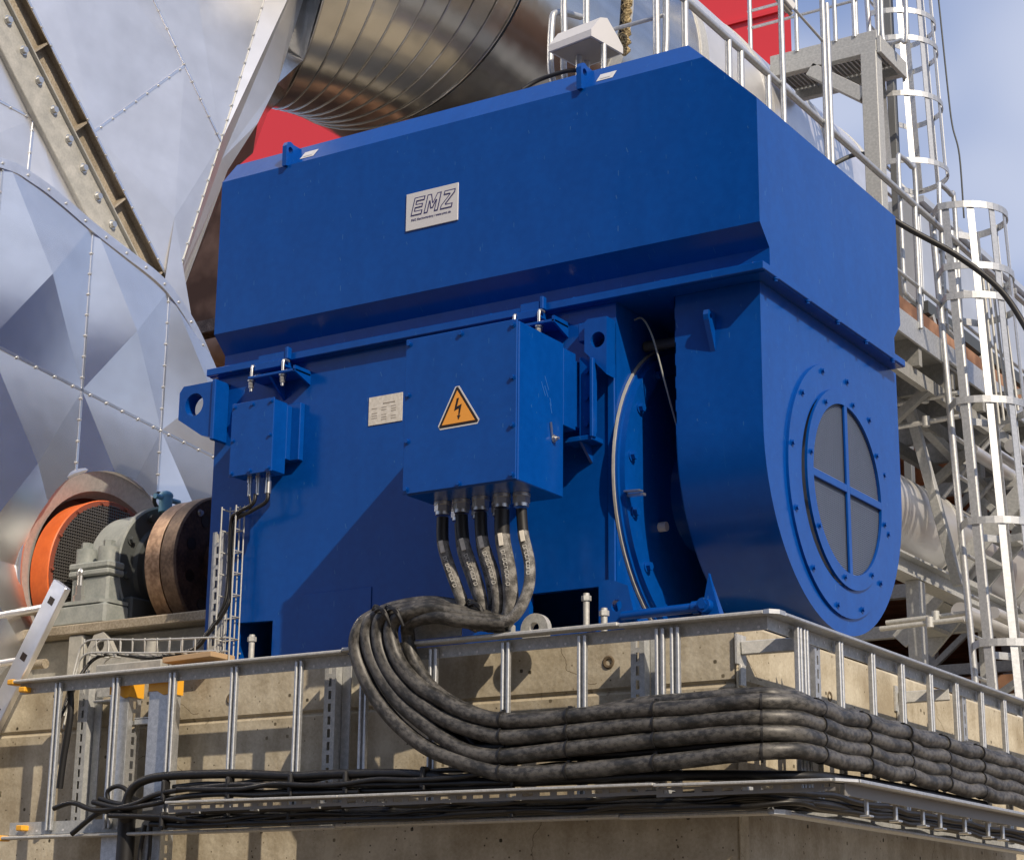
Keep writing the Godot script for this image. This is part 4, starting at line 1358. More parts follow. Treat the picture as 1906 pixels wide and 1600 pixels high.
func background() -> void:
	var b: SB
	# walkway behind the motor with its railing
	var t := thing("walkway", "galvanised steel walkway with tubular railings passing behind the blue motor", "walkway")
	b = SB.new()
	b.box(Vector3(0.55, 1.50, -16.0), Vector3(1.40, 1.545, -1.95))
	obj("deck", b, M.galv_shaded, t)  # deck and the beams below it coloured darker to stand for shade
	b = SB.new()
	b.box(Vector3(1.401, 1.43, -16.0), Vector3(1.42, 1.60, -1.95), 0.003)
	obj("edge_beam", b, M.galv, t)
	for k in 17:
		b = SB.new()
		b.box(Vector3(0.45, 1.30, -3.03 - k * 0.65), Vector3(1.40, 1.499, -2.97 - k * 0.65))
		obj("cross_beam", b, M.galv_shaded, t)
	for x in [0.5, 0.95, 1.3]:
		b = SB.new()
		b.box(Vector3(x, 1.20, -16.0), Vector3(x + 0.05, 1.299, -2.5))
		obj("stringer", b, M.galv_shaded, t)
	for k in 6:
		b = SB.new()
		b.bar(Vector3(1.33, 1.22, -5.9 - k * 1.3), Vector3(0.7, 0.75, -5.9 - k * 1.3), 0.06, 0.06)
		obj("knee_brace", b, M.galv_shaded, t)
	var posts := []
	for z in [-2.08, -2.62, -2.78, -3.15, -4.05, -5.55, -6.9, -8.2, -9.5, -10.8, -12.1, -13.4]:
		posts.append((-z - 2.0) / 14.0)
	railing(t, Vector3(1.43, 1.55, -2.0), Vector3(1.43, 1.55, -16.0), 0.905, posts, [0.30])
	# end railing along x with rounded loops
	railing(t, Vector3(0.80, 1.55, -1.95), Vector3(1.38, 1.55, -1.95), 1.28, [0.14, 0.90], [])
	loop_rail(t, rounded(Vector3(0.72, 2.08, -1.98), X, Y, 0.64, 0.62), 0.019)
	loop_rail(t, [Vector3(0.70, 2.6, -2.2), Vector3(0.66, 2.55, -2.0), Vector3(0.655, 2.45, -1.95), Vector3(0.655, 2.14, -1.95), Vector3(0.68, 2.06, -2.05), Vector3(0.76, 2.03, -2.3)], 0.019)
	b = SB.new()
	b.cyl(Vector3(0.74, 2.33, -1.97), Vector3(1.36, 2.33, -1.97), 0.012, 8)
	obj("mid_rail", b, M.galv, t)
	# tall posts rising beside the hood
	for p in [[-3.30, 3.6], [-3.95, 3.3], [-4.02, 3.3]]:
		b = SB.new()
		b.cyl(Vector3(1.46, 1.55, p[0]), Vector3(1.46, p[1], p[0]), 0.018, 10)
		obj("tall_post", b, M.galv, t)
	loop_rail(t, rounded(Vector3(1.40, 1.75, -5.35), -Z, Y, 0.32, 1.02), 0.018)
	loop_rail(t, rounded(Vector3(1.42, 1.70, -6.1), -Z, Y, 0.32, 1.12), 0.018)
	# flood light on the end railing
	var fl := thing("flood_light", "white box-shaped flood light above the hood's right lifting lug", "lamp")
	b = SB.new()
	b.xf = Transform3D(Basis(Y, -0.15), Vector3(0.93, 2.19, -1.86))
	b.plate(PackedVector2Array([Vector2(-0.14, -0.02), Vector2(0.14, -0.02), Vector2(0.14, 0.02), Vector2(0.06, 0.12), Vector2(0.0, 0.14), Vector2(-0.10, 0.06), Vector2(-0.14, 0.02)]), Vector3(0.15, 0, 0), Z, Y, X, 0.30)
	obj("lamp_body", b, M.white_plate, fl)
	b = SB.new()
	b.xf = Transform3D(Basis(Y, -0.15), Vector3(0.93, 2.19, -1.86))
	b.box(Vector3(-0.135, -0.024, -0.125), Vector3(0.135, -0.0205, 0.125))
	obj("lamp_glass", b, M.lens, fl)
	b = SB.new()
	b.xf = Transform3D(Basis(Y, -0.15), Vector3(0.93, 2.19, -1.86))
	b.cyl(Vector3(-0.05, -0.5, 0.0), Vector3(-0.05, -0.0245, 0.0), 0.018, 10)
	b.cyl(Vector3(0.14, -0.5, 0.02), Vector3(0.14, -0.0245, 0.02), 0.016, 10)
	obj("lamp_stand", b, M.galv, fl)
	# a rope sling and a dark cable hanging by the pipe
	b = SB.new()
	var ps := []
	for k in 25: ps.append(Vector3(0.98 + 0.035 * k / 24.0 + 0.012 * sin(k * 1.9), 2.30 + 0.42 * k / 24.0, -2.2 + 0.01 * cos(k * 2.3)))
	b.tube(ps, 0.026, 8)
	tag(obj("rope", b, M.rope), "knotted tan rope hanging beside the flood light", "rope")
	b = SB.new()
	b.tube(spline([Vector3(0.92, 2.36, -2.25), Vector3(0.935, 2.5, -2.25), Vector3(0.95, 2.7, -2.25)], 5), 0.011, 6)
	tag(obj("cable", b, M.black), "short dark cable hanging left of the rope", "cable")
	b = SB.new()
	b.tube(spline([Vector3(0.62, 1.96, -1.7), Vector3(0.70, 2.02, -1.75), Vector3(0.85, 2.045, -1.78), Vector3(0.92, 2.04, -1.8)], 6), 0.012, 6)
	tag(obj("hose", b, M.black), "black hose lying on the hood's rear edge", "hose")
	# upper platform on a portal frame
	t = thing("steel_platform", "galvanised steel platform on a portal post against the sky", "platform")
	b = SB.new()
	b.box(Vector3(-0.74, 4.98, -8.08), Vector3(0.27, 5.09, -8.0), 0.005)
	b.box(Vector3(-0.74, 5.093, -8.03), Vector3(0.27, 5.19, -8.015), 0.003)
	obj("edge_beam", b, M.galv_grey, t)
	b = SB.new()
	b.box(Vector3(-0.74, 4.98, -8.62), Vector3(0.27, 5.10, -8.55), 0.005)
	obj("edge_beam", b, M.galv_grey, t)
	b = SB.new()
	for k in 24: b.box(Vector3(-0.72 + k * 0.041, 5.05, -8.54), Vector3(-0.712 + k * 0.041, 5.08, -8.09))
	b.box(Vector3(-0.73, 5.081, -8.54), Vector3(0.26, 5.087, -8.09))
	obj("grating", b, M.galv, t)
	b = SB.new()
	b.box(Vector3(0.274, 4.96, -8.62), Vector3(0.31, 5.12, -8.0), 0.004)
	obj("end_beam", b, M.galv_grey, t)
	b = SB.new()
	b.box(Vector3(0.125, 1.2, -8.12), Vector3(0.27, 4.979, -7.985), 0.006)
	obj("column", b, M.galv_grey, t)
	b = SB.new()
	b.bar(Vector3(-0.36, 4.97, -8.05), Vector3(0.13, 4.60, -8.05), 0.10, 0.12, Y, 0.004)
	obj("brace", b, M.galv_grey, t)
	b = SB.new()
	b.box(Vector3(0.02, 1.2, -8.95), Vector3(0.09, 6.5, -8.87), 0.004)
	obj("rear_post", b, plain(lin(0.16, 0.17, 0.18), 0.6, 0.2), t)
	railing(t, Vector3(-0.95, 5.17, -8.02), Vector3(0.1, 5.17, -8.02), 1.05, [0.02, 0.45, 0.80, 0.97], [0.35, 0.52, 0.80])
	loop_rail(t, rounded(Vector3(-0.02, 5.25, -8.3), X, Y, 0.20, 1.1), 0.02)
	loop_rail(t, rounded(Vector3(0.22, 5.18, -8.3), X, Y, 0.22, 1.1), 0.02)
	b = SB.new()
	b.tube(spline([Vector3(-0.15, 4.02, -8.0), Vector3(-0.02, 4.13, -8.15), Vector3(0.12, 4.16, -8.3)], 6), 0.02, 8)
	obj("bent_pipe", b, M.grey_dark, t)
	# fluorescent batten on a chain
	var lp := thing("batten_lamp", "long pale batten lamp hanging left of the steel platform", "lamp")
	b = SB.new()
	b.bar(Vector3(1.20, 3.46, -3.0), Vector3(1.42, 3.06, -3.55), 0.07, 0.05, Y, 0.004)
	obj("lamp_body", b, M.white_plate, lp)
	b = SB.new()
	b.cyl(Vector3(1.20, 3.425, -3.0), Vector3(1.42, 3.025, -3.55), 0.016, 10)
	obj("lamp_tube", b, M.lens, lp)
	b = SB.new()
	b.cyl(Vector3(1.40, 3.12, -3.5), Vector3(1.46, 3.0, -3.95), 0.01, 6)
	obj("chain", b, M.galv, lp)
	# caged ladders
	t = thing("caged_ladder", "upper caged ladder hanging from the steel platform against open sky", "ladder", "")
	ladder_cage(t, Vector3(-0.02, 3.9, -8.75), Vector3(-0.12, 6.9, -8.75), 0.40, 0.27, [0.28, 0.93, 1.48, 1.75, 2.5], 3.0)
	t = thing("caged_ladder", "lower caged ladder standing right of the blue fan housing", "ladder", "")
	ladder_cage(t, Vector3(1.60, -2.6, -6.0), Vector3(1.39, 2.55, -6.0), 0.34, 0.28, [0.82, 2.02, 2.85, 3.70, 4.46, 4.68, 5.14], 5.16)
	# the wire beside the upper ladder and the black cable crossing the lower one
	b = SB.new()
	b.tube(spline([Vector3(0.50, 6.0, -9.0), Vector3(0.545, 5.0, -9.0), Vector3(0.57, 4.6, -9.0), Vector3(0.62, 4.3, -9.0), Vector3(0.63, 3.7, -9.0)], 6), 0.008, 6)
	tag(obj("wire", b, M.grey_dark), "thin grey wire hanging right of the upper caged ladder", "wire")
	b = SB.new()
	b.tube(spline([Vector3(1.1, 2.55, -5.0), Vector3(1.42, 2.22, -5.2), Vector3(1.75, 1.98, -5.4), Vector3(2.02, 1.70, -5.5), Vector3(2.2, 1.35, -5.5)], 8), 0.022, 8)
	tag(obj("cable", b, M.black), "thick black cable slung across the lower caged ladder", "cable")
	t = thing("conduit_bundle", "bundle of thin steel conduits rising beside the lower caged ladder", "conduits")
	for k in 5:
		b = SB.new()
		b.cyl(Vector3(1.66 + k * 0.035, 1.05 + 0.02 * k, -6.42), Vector3(1.60 + k * 0.035, 2.2 - 0.05 * k, -6.42), 0.010, 8)
		obj("conduit", b, M.galv_pale, t)
	for y in [1.25, 2.0]:
		b = SB.new()
		b.box(Vector3(1.60, y, -6.44), Vector3(1.84, y + 0.04, -6.431))
		obj("clip_rail", b, M.galv, t)
	# conveyor gallery
	t = thing("conveyor_gallery", "long pale grey clad conveyor gallery running back behind the ladders", "gallery")
	for k in 14:
		b = SB.new()
		b.box(Vector3(-0.02, 3.22, -9.65 - (k + 1) * 1.5 + 0.012), Vector3(0.0, 4.19, -9.65 - k * 1.5), 0.003)
		obj("wall_panel", b, M.gallery, t)
	b = SB.new()
	b.box(Vector3(-2.0, 4.19, -29.5), Vector3(0.06, 4.25, -9.6))
	obj("roof", b, M.gallery, t)
	b = SB.new()
	b.box(Vector3(-2.0, 3.22, -9.64), Vector3(-0.021, 4.189, -9.60))
	obj("end_wall", b, M.gallery, t)
	b = SB.new()
	b.box(Vector3(-2.0, 3.10, -29.5), Vector3(0.05, 3.218, -9.6))
	obj("floor_beam", b, M.grey_dark, t)
	for k in 10:
		b = SB.new()
		var z0 := -9.7 - k * 1.4
		b.bar(Vector3(0.03, 3.1, z0), Vector3(0.03, 2.2, z0 - 0.7), 0.06, 0.06)
		b.bar(Vector3(0.03, 2.2, z0 - 0.7), Vector3(0.03, 3.1, z0 - 1.4), 0.06, 0.06)
		obj("truss_member", b, M.galv_grey, t)
	b = SB.new()
	b.box(Vector3(-0.02, 2.12, -25), Vector3(0.08, 2.2, -9.6))
	obj("bottom_chord", b, M.galv_grey, t)
	# lower pipe on steel supports
	t = thing("lower_pipe", "silver clad pipe on steel beams low behind the fan housing", "pipe")
	for k in 8:
		b = SB.new()
		b.lathe(Vector3(0.75, 0.50, -4.0 - (k + 1) * 1.6), Z, [Vector2(0.0, 0.32), Vector2(1.6, 0.32)], 48)
		obj("pipe_section", b, M.pipe, t)
		b = SB.new()
		b.lathe(Vector3(0.75, 0.50, -4.0 - k * 1.6), Z, [Vector2(-0.02, 0.321), Vector2(-0.018, 0.33), Vector2(0.018, 0.33), Vector2(0.02, 0.321)], 48)
		obj("pipe_band", b, M.galv_pale, t)
	t = thing("support_frame", "galvanised steel support frame with diagonal braces beneath the lower pipe", "steel frame")
	b = SB.new()
	b.box(Vector3(0.95, 0.09, -14.0), Vector3(1.10, 0.105, -4.0))
	b.box(Vector3(1.02, -0.03, -14.0), Vector3(1.03, 0.0895, -4.0))
	b.box(Vector3(0.95, -0.045, -14.0), Vector3(1.10, -0.031, -4.0))
	obj("beam", b, M.galv_grey, t)
	for z in [-6.25, -8.8, -11.5]:
		b = SB.new()
		b.box(Vector3(0.99, -4.25, z - 0.08), Vector3(1.09, -0.0455, z + 0.04), 0.004)
		obj("column", b, M.galv_grey, t)
	b = SB.new()
	b.bar(Vector3(0.98, 1.40, -6.4), Vector3(1.24, -0.04, -6.6), 0.07, 0.07, X, 0.004)
	obj("brace", b, M.galv_grey, t)
	b = SB.new()
	b.bar(Vector3(0.9, 1.35, -6.5), Vector3(1.2, 0.55, -9.3), 0.07, 0.07, Y, 0.004)
	obj("brace", b, M.galv_grey, t)
	for y in [[1.19, -0.0], [1.02, -0.0], [-0.36, 0.0], [-0.42, 0.12]]:
		b = SB.new()
		b.cyl(Vector3(0.9, y[0], -6.05 + y[1]), Vector3(1.5, y[0] + 0.02, -6.05 + y[1]), 0.018, 8)
		b.cyl(Vector3(1.26, y[0] - 0.02, -6.04 + y[1]), Vector3(1.26, y[0] + 0.05, -6.04 + y[1]), 0.028, 8)
		obj("scaffold_tube", b, M.galv_pale, t)
	for y in [0.48, -0.62]:
		b = SB.new()
		b.box(Vector3(-2.0, y, -9.6), Vector3(3.0, y + 0.12, -9.5))
		obj("cross_beam", b, M.galv_grey, t)
	t = thing("pipe_rack", "grey steel pipe rack with bracing, pipes and stairs behind the lower ladder", "pipe rack")
	for k in 3:
		for x in [-0.35, 0.9, 1.9]:
			b = SB.new()
			b.box(Vector3(x, -4.25, -8.06 - k * 2.2), Vector3(x + 0.10, 1.2, -7.96 - k * 2.2), 0.004)
			obj("column", b, M.galv_grey, t)
		for y in [0.95, -0.15, -0.75]:
			b = SB.new()
			b.box(Vector3(-1.5, y, -7.95 - k * 2.2), Vector3(2.6, y + 0.10, -7.88 - k * 2.2), 0.003)
			obj("beam", b, M.galv_grey, t)
		for q in [[-0.30, -0.1, 0.92, 0.93], [0.98, 0.92, 1.92, -0.1], [0.98, -0.70, 1.92, -0.12]]:
			b = SB.new()
			b.bar(Vector3(q[0], q[1], -7.9 - k * 2.2), Vector3(q[2], q[3], -7.9 - k * 2.2), 0.05, 0.05, Z)
			obj("brace", b, M.galv_grey, t)
	for q in [[1.25, 0.75, 0.05], [1.42, 0.72, 0.035], [1.55, 0.74, 0.05], [1.1, -0.45, 0.07], [1.35, -0.48, 0.045], [1.6, -0.46, 0.055]]:
		b = SB.new()
		b.cyl(Vector3(q[0], q[1] + 0.30, -14.0), Vector3(q[0], q[1] + 0.30, -7.0), q[2], 14)
		obj("pipe", b, M.pipe, t)
	for s in [0.0, 0.55]:
		b = SB.new()
		b.bar(Vector3(0.55, -0.3, -7.2 - s), Vector3(1.95, 1.15, -7.2 - s), 0.03, 0.14, Y, 0.003)
		obj("stair_stringer", b, M.galv_grey, t)
		b = SB.new()
		b.cyl(Vector3(0.55, 0.35, -7.2 - s), Vector3(1.95, 1.80, -7.2 - s), 0.018, 8)
		obj("stair_rail", b, M.galv, t)
	for k in 9:
		b = SB.new()
		var f := (k + 0.5) / 9.0
		b.box(Vector3(0.50 + 1.4 * f, -0.28 + 1.45 * f, -7.73), Vector3(0.68 + 1.4 * f, -0.25 + 1.45 * f, -7.22))
		obj("stair_step", b, M.galv_grey, t)
	# process building with floors seen from below
	t = thing("process_building", "dark brown open-sided process building in the shade behind the pipes", "building")
	b = SB.new()
	b.box(Vector3(-9.0, -4.25, -17.3), Vector3(6.5, 3.0, -17.0))
	obj("rear_wall", b, M.brown, t)
	b = SB.new()
	b.box(Vector3(-9.0, 2.60, -17.0), Vector3(0.3, 2.8, -8.2))
	obj("floor_slab", b, M.brown, t)
	b = SB.new()
	b.box(Vector3(-9.0, 0.95, -17.0), Vector3(0.4, 1.08, -10.0))
	b.box(Vector3(-9.0, -0.35, -17.0), Vector3(4.5, -0.2, -9.9))
	obj("floor_slab", b, M.brown, t)
	for k in 6:
		b = SB.new()
		b.box(Vector3(-9.0, -0.55, -10.4 - k * 1.2), Vector3(4.4, -0.351, -10.2 - k * 1.2))
		obj("floor_beam", b, M.brown, t)
	for k in 4:
		b = SB.new()
		b.box(Vector3(-9.0, 2.35, -9.0 - k * 2.0), Vector3(0.25, 2.599, -8.8 - k * 2.0))
		obj("ceiling_beam", b, M.brown, t)
	b = SB.new()
	b.box(Vector3(4.6, -4.25, -17.0), Vector3(4.8, 2.6, -10.0))
	obj("side_wall", b, M.brown, t)
	t = thing("brown_duct", "dark rusty duct in the shade between the fan casing and the motor", "duct")
	b = SB.new()
	b.box(Vector3(-6.0, 1.2, -6.5), Vector3(-3.2, 3.68, -5.0), 0.02)
	obj("duct_wall", b, M.brown, t)
	b = SB.new()
	b.box(Vector3(-6.0, 2.30, -4.99), Vector3(-3.2, 2.42, -4.85), 0.01)
	obj("stiffener", b, M.rust, t)
	b = SB.new()
	b.cyl(Vector3(-4.9, 2.05, -4.7), Vector3(-3.4, 2.05, -4.7), 0.12, 16)
	obj("branch_pipe", b, M.brown, t)
	# the plant hall opposite, behind the photographer: the hood's paint mirrors it
	t = thing("plant_hall", "large dark steel-clad plant hall standing opposite the motor", "building")
	for k in 12:
		b = SB.new()
		b.box(Vector3(-10.5 + k * 3.0, -4.25, 24.0), Vector3(-7.52 + k * 3.0, 17.0, 24.3), 0.02)
		obj("wall_panel", b, M.hall, t)
	b = SB.new()
	b.box(Vector3(-10.6, 17.01, 23.9), Vector3(25.5, 17.3, 40.0), 0.02)
	obj("roof", b, M.hall, t)
	b = SB.new()
	b.box(Vector3(-10.5, -4.25, 24.31), Vector3(-10.2, 17.0, 40.0), 0.02)
	obj("side_wall", b, M.hall, t)
	# red houses behind
	t = thing("red_building", "red gable-ended building seen under the elbow pipe", "building")
	b = SB.new()
	b.plate(PackedVector2Array([Vector2(-12.2, 0.0), Vector2(-6.6, 0.0), Vector2(-6.6, 7.6), Vector2(-9.4, 9.6), Vector2(-12.2, 7.6)]), Vector3(0, 0, -12.0), X, Y, Z, 1.5)
	obj("gable_wall", b, M.red, t)
	t = thing("red_silo", "tall flat-sided red silo at the top beside the steel platform", "silo")
	b = SB.new()
	b.plate(PackedVector2Array([Vector2(-12.0, 20.0), Vector2(-5.74, 20.0), Vector2(-8.2, 24.0), Vector2(-12.0, 24.0)]), Vector3(0, 20, 0), X, -Z, Y, 24.25)
	obj("silo_wall", b, M.red, t)
	for k in 4:
		b = SB.new()
		b.box(Vector3(-12.01, 10.6 + k * 0.9, -19.99), Vector3(-5.75, 10.66 + k * 0.9, -19.95))
		obj("wall_rib", b, M.red, t)

# ---------------------------------------------------------------- cable trays on the plinth
func perforated_strut(t: Node, called: String, o: Vector3, ex: Vector3, ez: Vector3, w: float, h: float, depth: float, m: Material) -> void:
	# an upright channel: slotted front, two flanges; o is the bottom centre of its front face
	var b := SB.new()
	var sl := w * 0.26
	b.obox(o + Y * h * 0.5 - ex * (w + sl) * 0.25 - ez * 0.0015, ex, Y, ez, Vector3((w - sl) * 0.5, h, 0.003))
	b.obox(o + Y * h * 0.5 + ex * (w + sl) * 0.25 - ez * 0.0015, ex, Y, ez, Vector3((w - sl) * 0.5, h, 0.003))
	var pitch := 0.052
	var n := int(h / pitch)
	for k in n + 1:
		var y0 := k * pitch - 0.010
		b.obox(o + Y * clampf(y0, 0.008, h - 0.008) - ez * 0.0015, ex, Y, ez, Vector3(sl, 0.018, 0.003))
	for s in [-1.0, 1.0]:
		b.obox(o + Y * h * 0.5 + ex * s * (w * 0.5 - 0.0015) - ez * (depth * 0.5 + 0.0031), ex, Y, ez, Vector3(0.003, h, depth))
	obj(called, b, m, t)

func tray_rung(t: Node, o: Vector3, ex: Vector3, ez: Vector3, h: float) -> void:
	var b := SB.new()
	for s in [-1.0, 1.0]:
		b.obox(o + Y * h * 0.5 + ex * s * 0.0125, ex, Y, ez, Vector3(0.013, h, 0.020), 0.003)
	b.obox(o + Y * h * 0.5 - ez * 0.006, ex, Y, ez, Vector3(0.012, h, 0.006))
	obj("rung", b, M.galv, t)

func trays() -> void:
	var t := thing("cable_ladder", "long galvanised cable ladder fixed on edge round the plinth corner", "cable ladder")
	var yt := -1.432; var yb := -2.128
	# rails: front run, then side run; each a lip and a web
	for r in [[yt, -1.0], [yb, 1.0]]:
		var y: float = r[0]; var s: float = r[1]
		var m: Material = M.galv_pale
		var b := SB.new()
		b.box(Vector3(-0.82, y - 0.014, 0.262), Vector3(1.05, y, 0.318), 0.004)
		b.box(Vector3(1.053, y - 0.010, 0.262), Vector3(2.33, y + 0.006, 0.322), 0.004)
		b.box(Vector3(2.333, y - 0.014, 0.262), Vector3(2.92, y + 0.001, 0.318), 0.004)
		var y0 := minf(y + s * 0.062, y - 0.0145 if s < 0 else y + 0.0065); var y1 := maxf(y + s * 0.062, y - 0.0145 if s < 0 else y + 0.0065)
		obj("rail_lip", b, m, t)
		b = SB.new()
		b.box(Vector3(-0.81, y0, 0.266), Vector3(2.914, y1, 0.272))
		obj("rail_web", b, M.galv_grey, t)  # same metal as the lip; the lip's shadow is put into the darker grey
		b = SB.new()
		for k in 46:
			b.cyl(Vector3(-0.72 + k * 0.08, (y0 + y1) * 0.5 - 0.012, 0.272), Vector3(-0.72 + k * 0.08, (y0 + y1) * 0.5 - 0.012, 0.2735), 0.0055, 6)
		obj("web_hole_dots", b, M.white_plate, t)  # white dots painted in for web holes with sunlit concrete behind
		# corner piece and side run
		b = SB.new()
		b.plate(PackedVector2Array([Vector2(2.921, -0.318), Vector2(2.945, -0.322), Vector2(2.972, -0.29), Vector2(2.972, -0.24), Vector2(2.906, -0.24), Vector2(2.906, -0.262)]), Vector3(0, y + 0.002, 0), X, -Z, Y, 0.016)
		b.box(Vector3(2.905, y - 0.014, -9.0), Vector3(2.972, y, 0.2395), 0.004)
		obj("rail_lip", b, M.galv, t)
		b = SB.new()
		b.box(Vector3(2.908, y0, -9.0), Vector3(2.9135, y1, 0.2655))  # side web also coloured darker, for the shade under its lip
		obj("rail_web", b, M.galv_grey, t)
		b = SB.new()
		for k in 60:
			b.cyl(Vector3(2.9135, (y0 + y1) * 0.5, 0.17 - k * 0.08), Vector3(2.915, (y0 + y1) * 0.5, 0.17 - k * 0.08), 0.0055, 6)
		obj("web_hole_dots", b, M.white_plate, t)  # painted white dots again stand for lit holes in the web
	for x in [-0.552, -0.203, 0.127, 0.471, 0.815, 1.15, 1.485, 1.822, 2.161, 2.490, 2.552]:
		tray_rung(t, Vector3(x, yb + 0.02, 0.285), X, Z, yt - yb - 0.045)
	for z in [0.067, 0.010, -0.312, -0.633, -0.948, -1.271, -1.585, -1.911, -2.222, -2.54, -2.86, -3.18]:
		tray_rung(t, Vector3(2.940, yb + 0.02, z), -Z, X, yt - yb - 0.045)
	for p in [Vector3(-0.83, yt - 0.008, 0.29), Vector3(-0.76, yt - 0.045, 0.283), Vector3(-0.83, yb - 0.007, 0.29), Vector3(-0.71, yb + 0.035, 0.283)]:
		var b := SB.new()
		b.box(p - Vector3(0.02, 0.012, 0.03), p + Vector3(0.02, 0.012, 0.03), 0.004)
		obj("end_cap", b, M.cap_yellow, t)
	# wall struts behind the ladder
	var labels := ["slotted strut on the plinth near the left end of the cable ladder", "slotted strut under the left side of the black cable loop", "slotted strut on the plinth left of its corner"]
	var xs := [-0.475, 0.915, 2.352]
	for k in 3:
		var g := thing("wall_strut", labels[k], "strut", "")
		perforated_strut(g, "slotted_face", Vector3(xs[k], -2.13, 0.205), X, Z, 0.058, 0.67, 0.045, M.galv_grey)
		var b := SB.new()
		b.box(Vector3(xs[k] + 0.033, -2.13, 0.158), Vector3(xs[k] + 0.075, -1.46, 0.164))
		b.box(Vector3(xs[k] - 0.02, -1.60, 0.101), Vector3(xs[k] + 0.02, -1.50, 0.157))
		obj("back_flange", b, M.galv_grey, g)
	for k in 2:
		var g := thing("wall_strut", ["slotted strut on the plinth's side just round the corner", "second slotted strut along the plinth's right side"][k], "strut", "")
		var z: float = [-0.075, -1.68][k]
		perforated_strut(g, "slotted_face", Vector3(2.905, -2.13, z - 0.11), -Z, X, 0.05, 0.68, 0.04, M.galv)
		# arm towards the wall
		var b := SB.new()
		var zc: float = [0.075, -1.49][k]
		b.plate(rect(-0.04, -1.58, 0.04, -1.47), Vector3(2.717, 0, zc), -Z, Y, X, 0.008)
		b.bar(Vector3(2.717, -1.52, zc), Vector3(2.92, -1.51, zc - 0.07), 0.03, 0.05, Y, 0.003)
		b.box(Vector3(2.710, -1.66, zc - 0.02), Vector3(2.725, -1.5805, zc + 0.02), 0.003)
		obj("arm", b, M.galv_pale, g)
	# heavy channels with yellow caps
	for k in 2:
		var x: float = [-0.215, 0.015][k]
		var g := thing("heavy_channel", ["left of two tall channels with yellow caps", "right of two tall channels with yellow caps"][k], "channel", "")
		var b := SB.new()
		b.box(Vector3(x - 0.05, -3.2, 0.24), Vector3(x + 0.05, -1.475, 0.246))
		b.box(Vector3(x - 0.056, -3.2, 0.165), Vector3(x - 0.0505, -1.475, 0.246))
		obj("web", b, M.galv, g)
		perforated_strut(g, "slotted_flange", Vector3(x + 0.0535, -3.2, 0.205), -Z, X, 0.078, 1.72, 0.003, M.galv)
		b = SB.new()
		b.plate(PackedVector2Array([Vector2(x - 0.058, -1.475), Vector2(x + 0.058, -1.475), Vector2(x + 0.058, -1.54), Vector2(x + 0.03, -1.545), Vector2(x - 0.01, -1.525), Vector2(x - 0.058, -1.525)]), Vector3(0, 0, 0.252), X, Y, Z, 0.005)
		b.box(Vector3(x - 0.058, -1.474, 0.16), Vector3(x + 0.058, -1.462, 0.252), 0.003)
		b.box(Vector3(x + 0.0572, -1.54, 0.16), Vector3(x + 0.0612, -1.463, 0.252))
		obj("yellow_cap", b, M.cap_yellow, g)
	var br := SB.new()
	br.box(Vector3(-0.155, -1.66, 0.20), Vector3(-0.045, -1.635, 0.212), 0.003)
	br.box(Vector3(-0.155, -1.633, 0.17), Vector3(-0.045, -1.629, 0.212))
	tag(obj("cross_piece", br, M.galv), "short steel cross piece joining the two capped channels", "bracket")
	br = SB.new()
	br.box(Vector3(-0.42, -1.52, 0.17), Vector3(-0.27, -1.47, 0.18), 0.003)
	br.box(Vector3(-0.42, -1.545, 0.102), Vector3(-0.27, -1.535, 0.20), 0.002)
	tag(obj("wall_bracket", br, M.galv_pale), "pale slotted wall bracket left of the yellow-capped channels", "bracket")
	# perforated side tray that carries the thick cables
	t = thing("perforated_tray", "slim perforated steel tray running below the thick cables", "cable tray")
	var yc := -2.025
	for seg in [[0.28, 1.17, 0.0], [1.17, 2.55, -0.006], [2.55, 3.22, -0.016]]:
		var b := SB.new()
		var ya: float = yc + seg[2]
		b.bar(Vector3(seg[0], ya, 0.448), Vector3(seg[1] - 0.002, ya - 0.006, 0.448), 0.03, 0.010, Y, 0.002)
		obj("tray_lip", b, M.galv_pale, t)
		b = SB.new()
		var n := int((seg[1] - seg[0]) / 0.072)
		for k in n:
			var x0: float = seg[0] + k * (seg[1] - seg[0]) / n
			b.box(Vector3(x0, ya - 0.028, 0.434), Vector3(x0 + 0.028, ya - 0.016, 0.437))
		b.box(Vector3(seg[0], ya - 0.016, 0.434), Vector3(seg[1], ya - 0.008, 0.437))
		b.box(Vector3(seg[0], ya - 0.040, 0.434), Vector3(seg[1], ya - 0.028, 0.437))
		obj("slotted_side", b, plain(lin(0.25, 0.24, 0.22), 0.6, 0.3), t)
	var b2 := SB.new()
	b2.bar(Vector3(3.218, yc - 0.022, 0.448), Vector3(3.275, yc - 0.024, 0.38), 0.03, 0.012, Y, 0.002)
	b2.bar(Vector3(3.262, yc - 0.024, 0.382), Vector3(3.262, yc + 0.0, -6.0), 0.056, 0.012, Y, 0.002)
	obj("tray_lip", b2, M.galv, t)
	b2 = SB.new()
	b2.bar(Vector3(3.238, yc - 0.050, 0.40), Vector3(3.238, yc - 0.026, -6.0), 0.004, 0.04, Y)
	obj("slotted_side", b2, plain(lin(0.25, 0.24, 0.22), 0.6, 0.3), t)
	for k in 9:
		b2 = SB.new()
		var x := 0.4 + k * 0.31
		b2.box(Vector3(x, yc - 0.045, 0.27), Vector3(x + 0.02, yc - 0.030, 0.434))
		obj("support_arm", b2, M.galv_grey, t)
